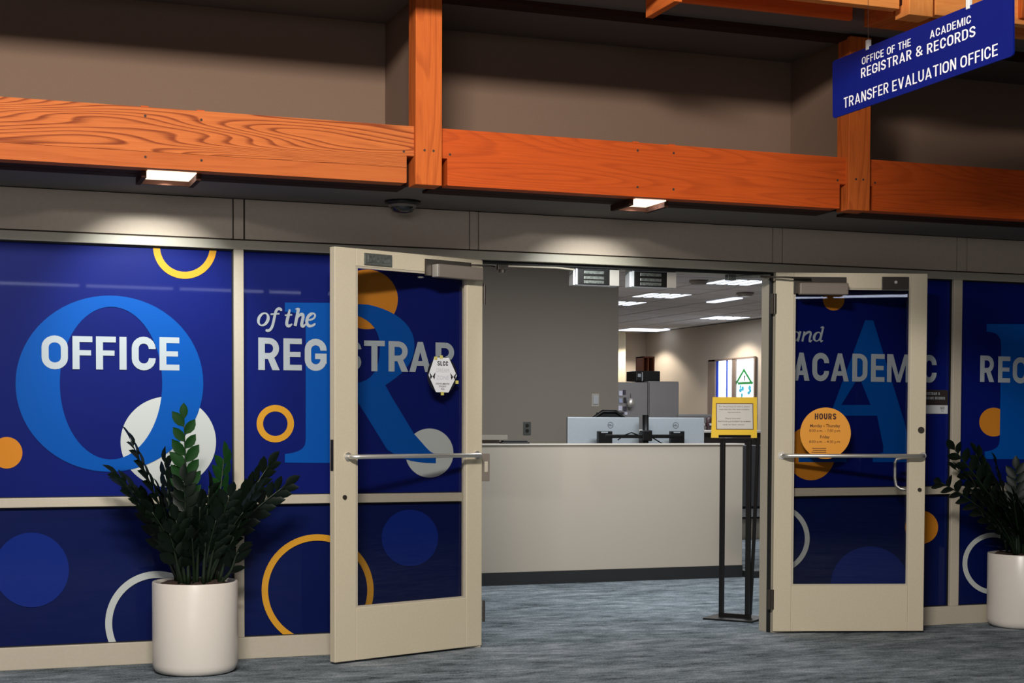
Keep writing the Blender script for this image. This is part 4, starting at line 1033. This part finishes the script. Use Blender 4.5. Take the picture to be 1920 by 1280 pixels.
wb(yq-.03, yq+.03, 1.35, 2.19, .006, .02).put('blue_strip', MATS['strip_blue'], root)
# painted decal of a little house on the bright pane
hs = thing('window_house_decal', 'little green and blue house picture on the bright office window', 'decal', (7.98, onXp(1398, 735)[0], onXp(1398, 735)[1]))
fh = lambda a, b: (-.0, -a, b)
rr_ = ribbon([(-.26, -.20), (-.26, .12), (-.02, .32), (.22, .12)], .04); rr2 = ribbon([(-.2, .13), (.25, .13)], .035)
link('green_roof', flat_mesh('green_roof', rr_+rr2, fh), mat('decal_green', (40, 120, 60), .5), hs)
blots = []
for k in range(34):
    cx0, cy0 = rnd.uniform(-.22, .2), rnd.uniform(-.4, .08); blots.append([ell(cx0, cy0, rnd.uniform(.02, .05), rnd.uniform(.02, .04), 8)])
link('blue_blots', flat_mesh('blue_blots', blots, lambda a, b: (-.001, -a, b)), mat('decal_cyan', (70, 170, 200), .5), hs)
link('dark_mark', flat_mesh('dark_mark', [[[(-.01, .24), (.03, .24), (.02, .16), (0, .16)]]], lambda a, b: (-.002, -a, b)), M_black, hs)
for (u, v) in ((1255, 655), (1355, 640), (1190, 655), (1445, 650)):
    pass
# wall washing downlights
for (y, e) in ((14.3, 60), (11.6, 60), (8.9, 50)):
    spot('wall_wash_lamp', (7.45, y, 2.66), (7.55, y, 1.2), e, (1, .90, .76), 128, .35)
spot('wall_wash_lamp', (6.9, 14.45, 2.66), (6.9, 14.5, 1.2), 18, (1, .88, .70), 128, .35)

# ------------------------------------------------------------------ sign stand
SA = R(-50)
t = thing('sign_stand', 'black pole stand holding a yellow framed notice inside the doorway', 'stand', (1.945, .665, 0), SA)
B().box(-.167, .167, -.13, .15, .0, .012, .003).put('base_plate', M_black, t)
B().box(-.106, .106, -.014, .014, .012, .036, .001).put('bottom_bar', M_black, t)
B().box(-.106, -.078, -.014, .014, .03, 1.16, .001).put('post', M_black, t)
B().box(.072, .100, -.014, .014, .03, 1.16, .001).put('post', M_black, t)
B().tube([(.092, .03, .03), (.105, .06, .6), (.118, .075, 1.16)], .013, 4).put('post', M_black, t)
bo = bpy.data.objects.new('sign_board', None)
by = B().box(-.145, .145, -.006, .006, 0, .265, .001)
def tf(o, dz=1.16):
    o.matrix_local = Matrix.Translation((-.01, -.005, dz)) @ Matrix.Rotation(R(30), 4, 'Z') @ Matrix.Rotation(R(-8), 4, 'X')
    return o
me = B()
me.prismXZ([(-.150, 0), (-.103, 0), (-.103, .018), (.105, .018), (.105, 0), (.142, 0), (.146, .262), (-.137, .262)], -.006, .006)
by.bm.free()
yb_ = tf(me.put('yellow_board', mat('yellow_board', (255, 208, 12), .5), t))
pp = B().box(-.118, .121, -.008, -.006, .052, .222).put('notice_frame', mat('notice_brown', (96, 60, 50), .5), yb_)
B().box(-.113, .116, -.0095, -.008, .057, .217).put('notice_paper', mat('notice_paper', (226, 220, 208), .7), yb_)
ft = lambda a, b: (a, -.0100, b)
link('notice_lettering', text_mesh('notice_lettering', [('For the privacy of others, please', -.098, .098, .196, .0085), ('wait here for the next available', -.096, .094, .178, .0085), ('representative.', -.045, .040, .160, .0085),
    ('Please have your', -.058, .040, .120, .0085), ('PHOTO ID and STUDENT ID NUMBER', -.105, .104, .100, .0085, .02), ('ready for faster service.', -.075, .064, .080, .0085)], ft), mat('notice_ink', (84, 66, 54), .6), yb_)
B().box(-.12, .12, -.02, .04, 1.145, 1.160, .002).put('board_rest', M_black, t)

# ------------------------------------------------------------------ lobby light fixtures behind the camera
M_tube = mat('lobby_tube', (255, 255, 255), .5, emit=(215, 225, 255), estr=9)
for k in range(4):
    x = -2.25+k*1.28
    tt = thing('linear_ceiling_light', 'linear fluorescent light in the lobby behind the viewer, %s of the row' % ('leftmost', 'second from left', 'third from left', 'rightmost')[k], 'ceiling light', (x, -14+.0*k, 3.12), group='lobby linear lights')
    B().box(0, 1.2, -.05, .05, .03, .08, .004).put('housing', M_white, tt)
    B().box(.01, 1.19, -.04, .04, 0, .03, .004).put('diffuser', M_tube, tt)
    for xa in (.2, 1.0): B().cyl((xa, 0, .08), (xa, 0, 1.88), .003, 6).put('hanging_wire', M_steel, tt)
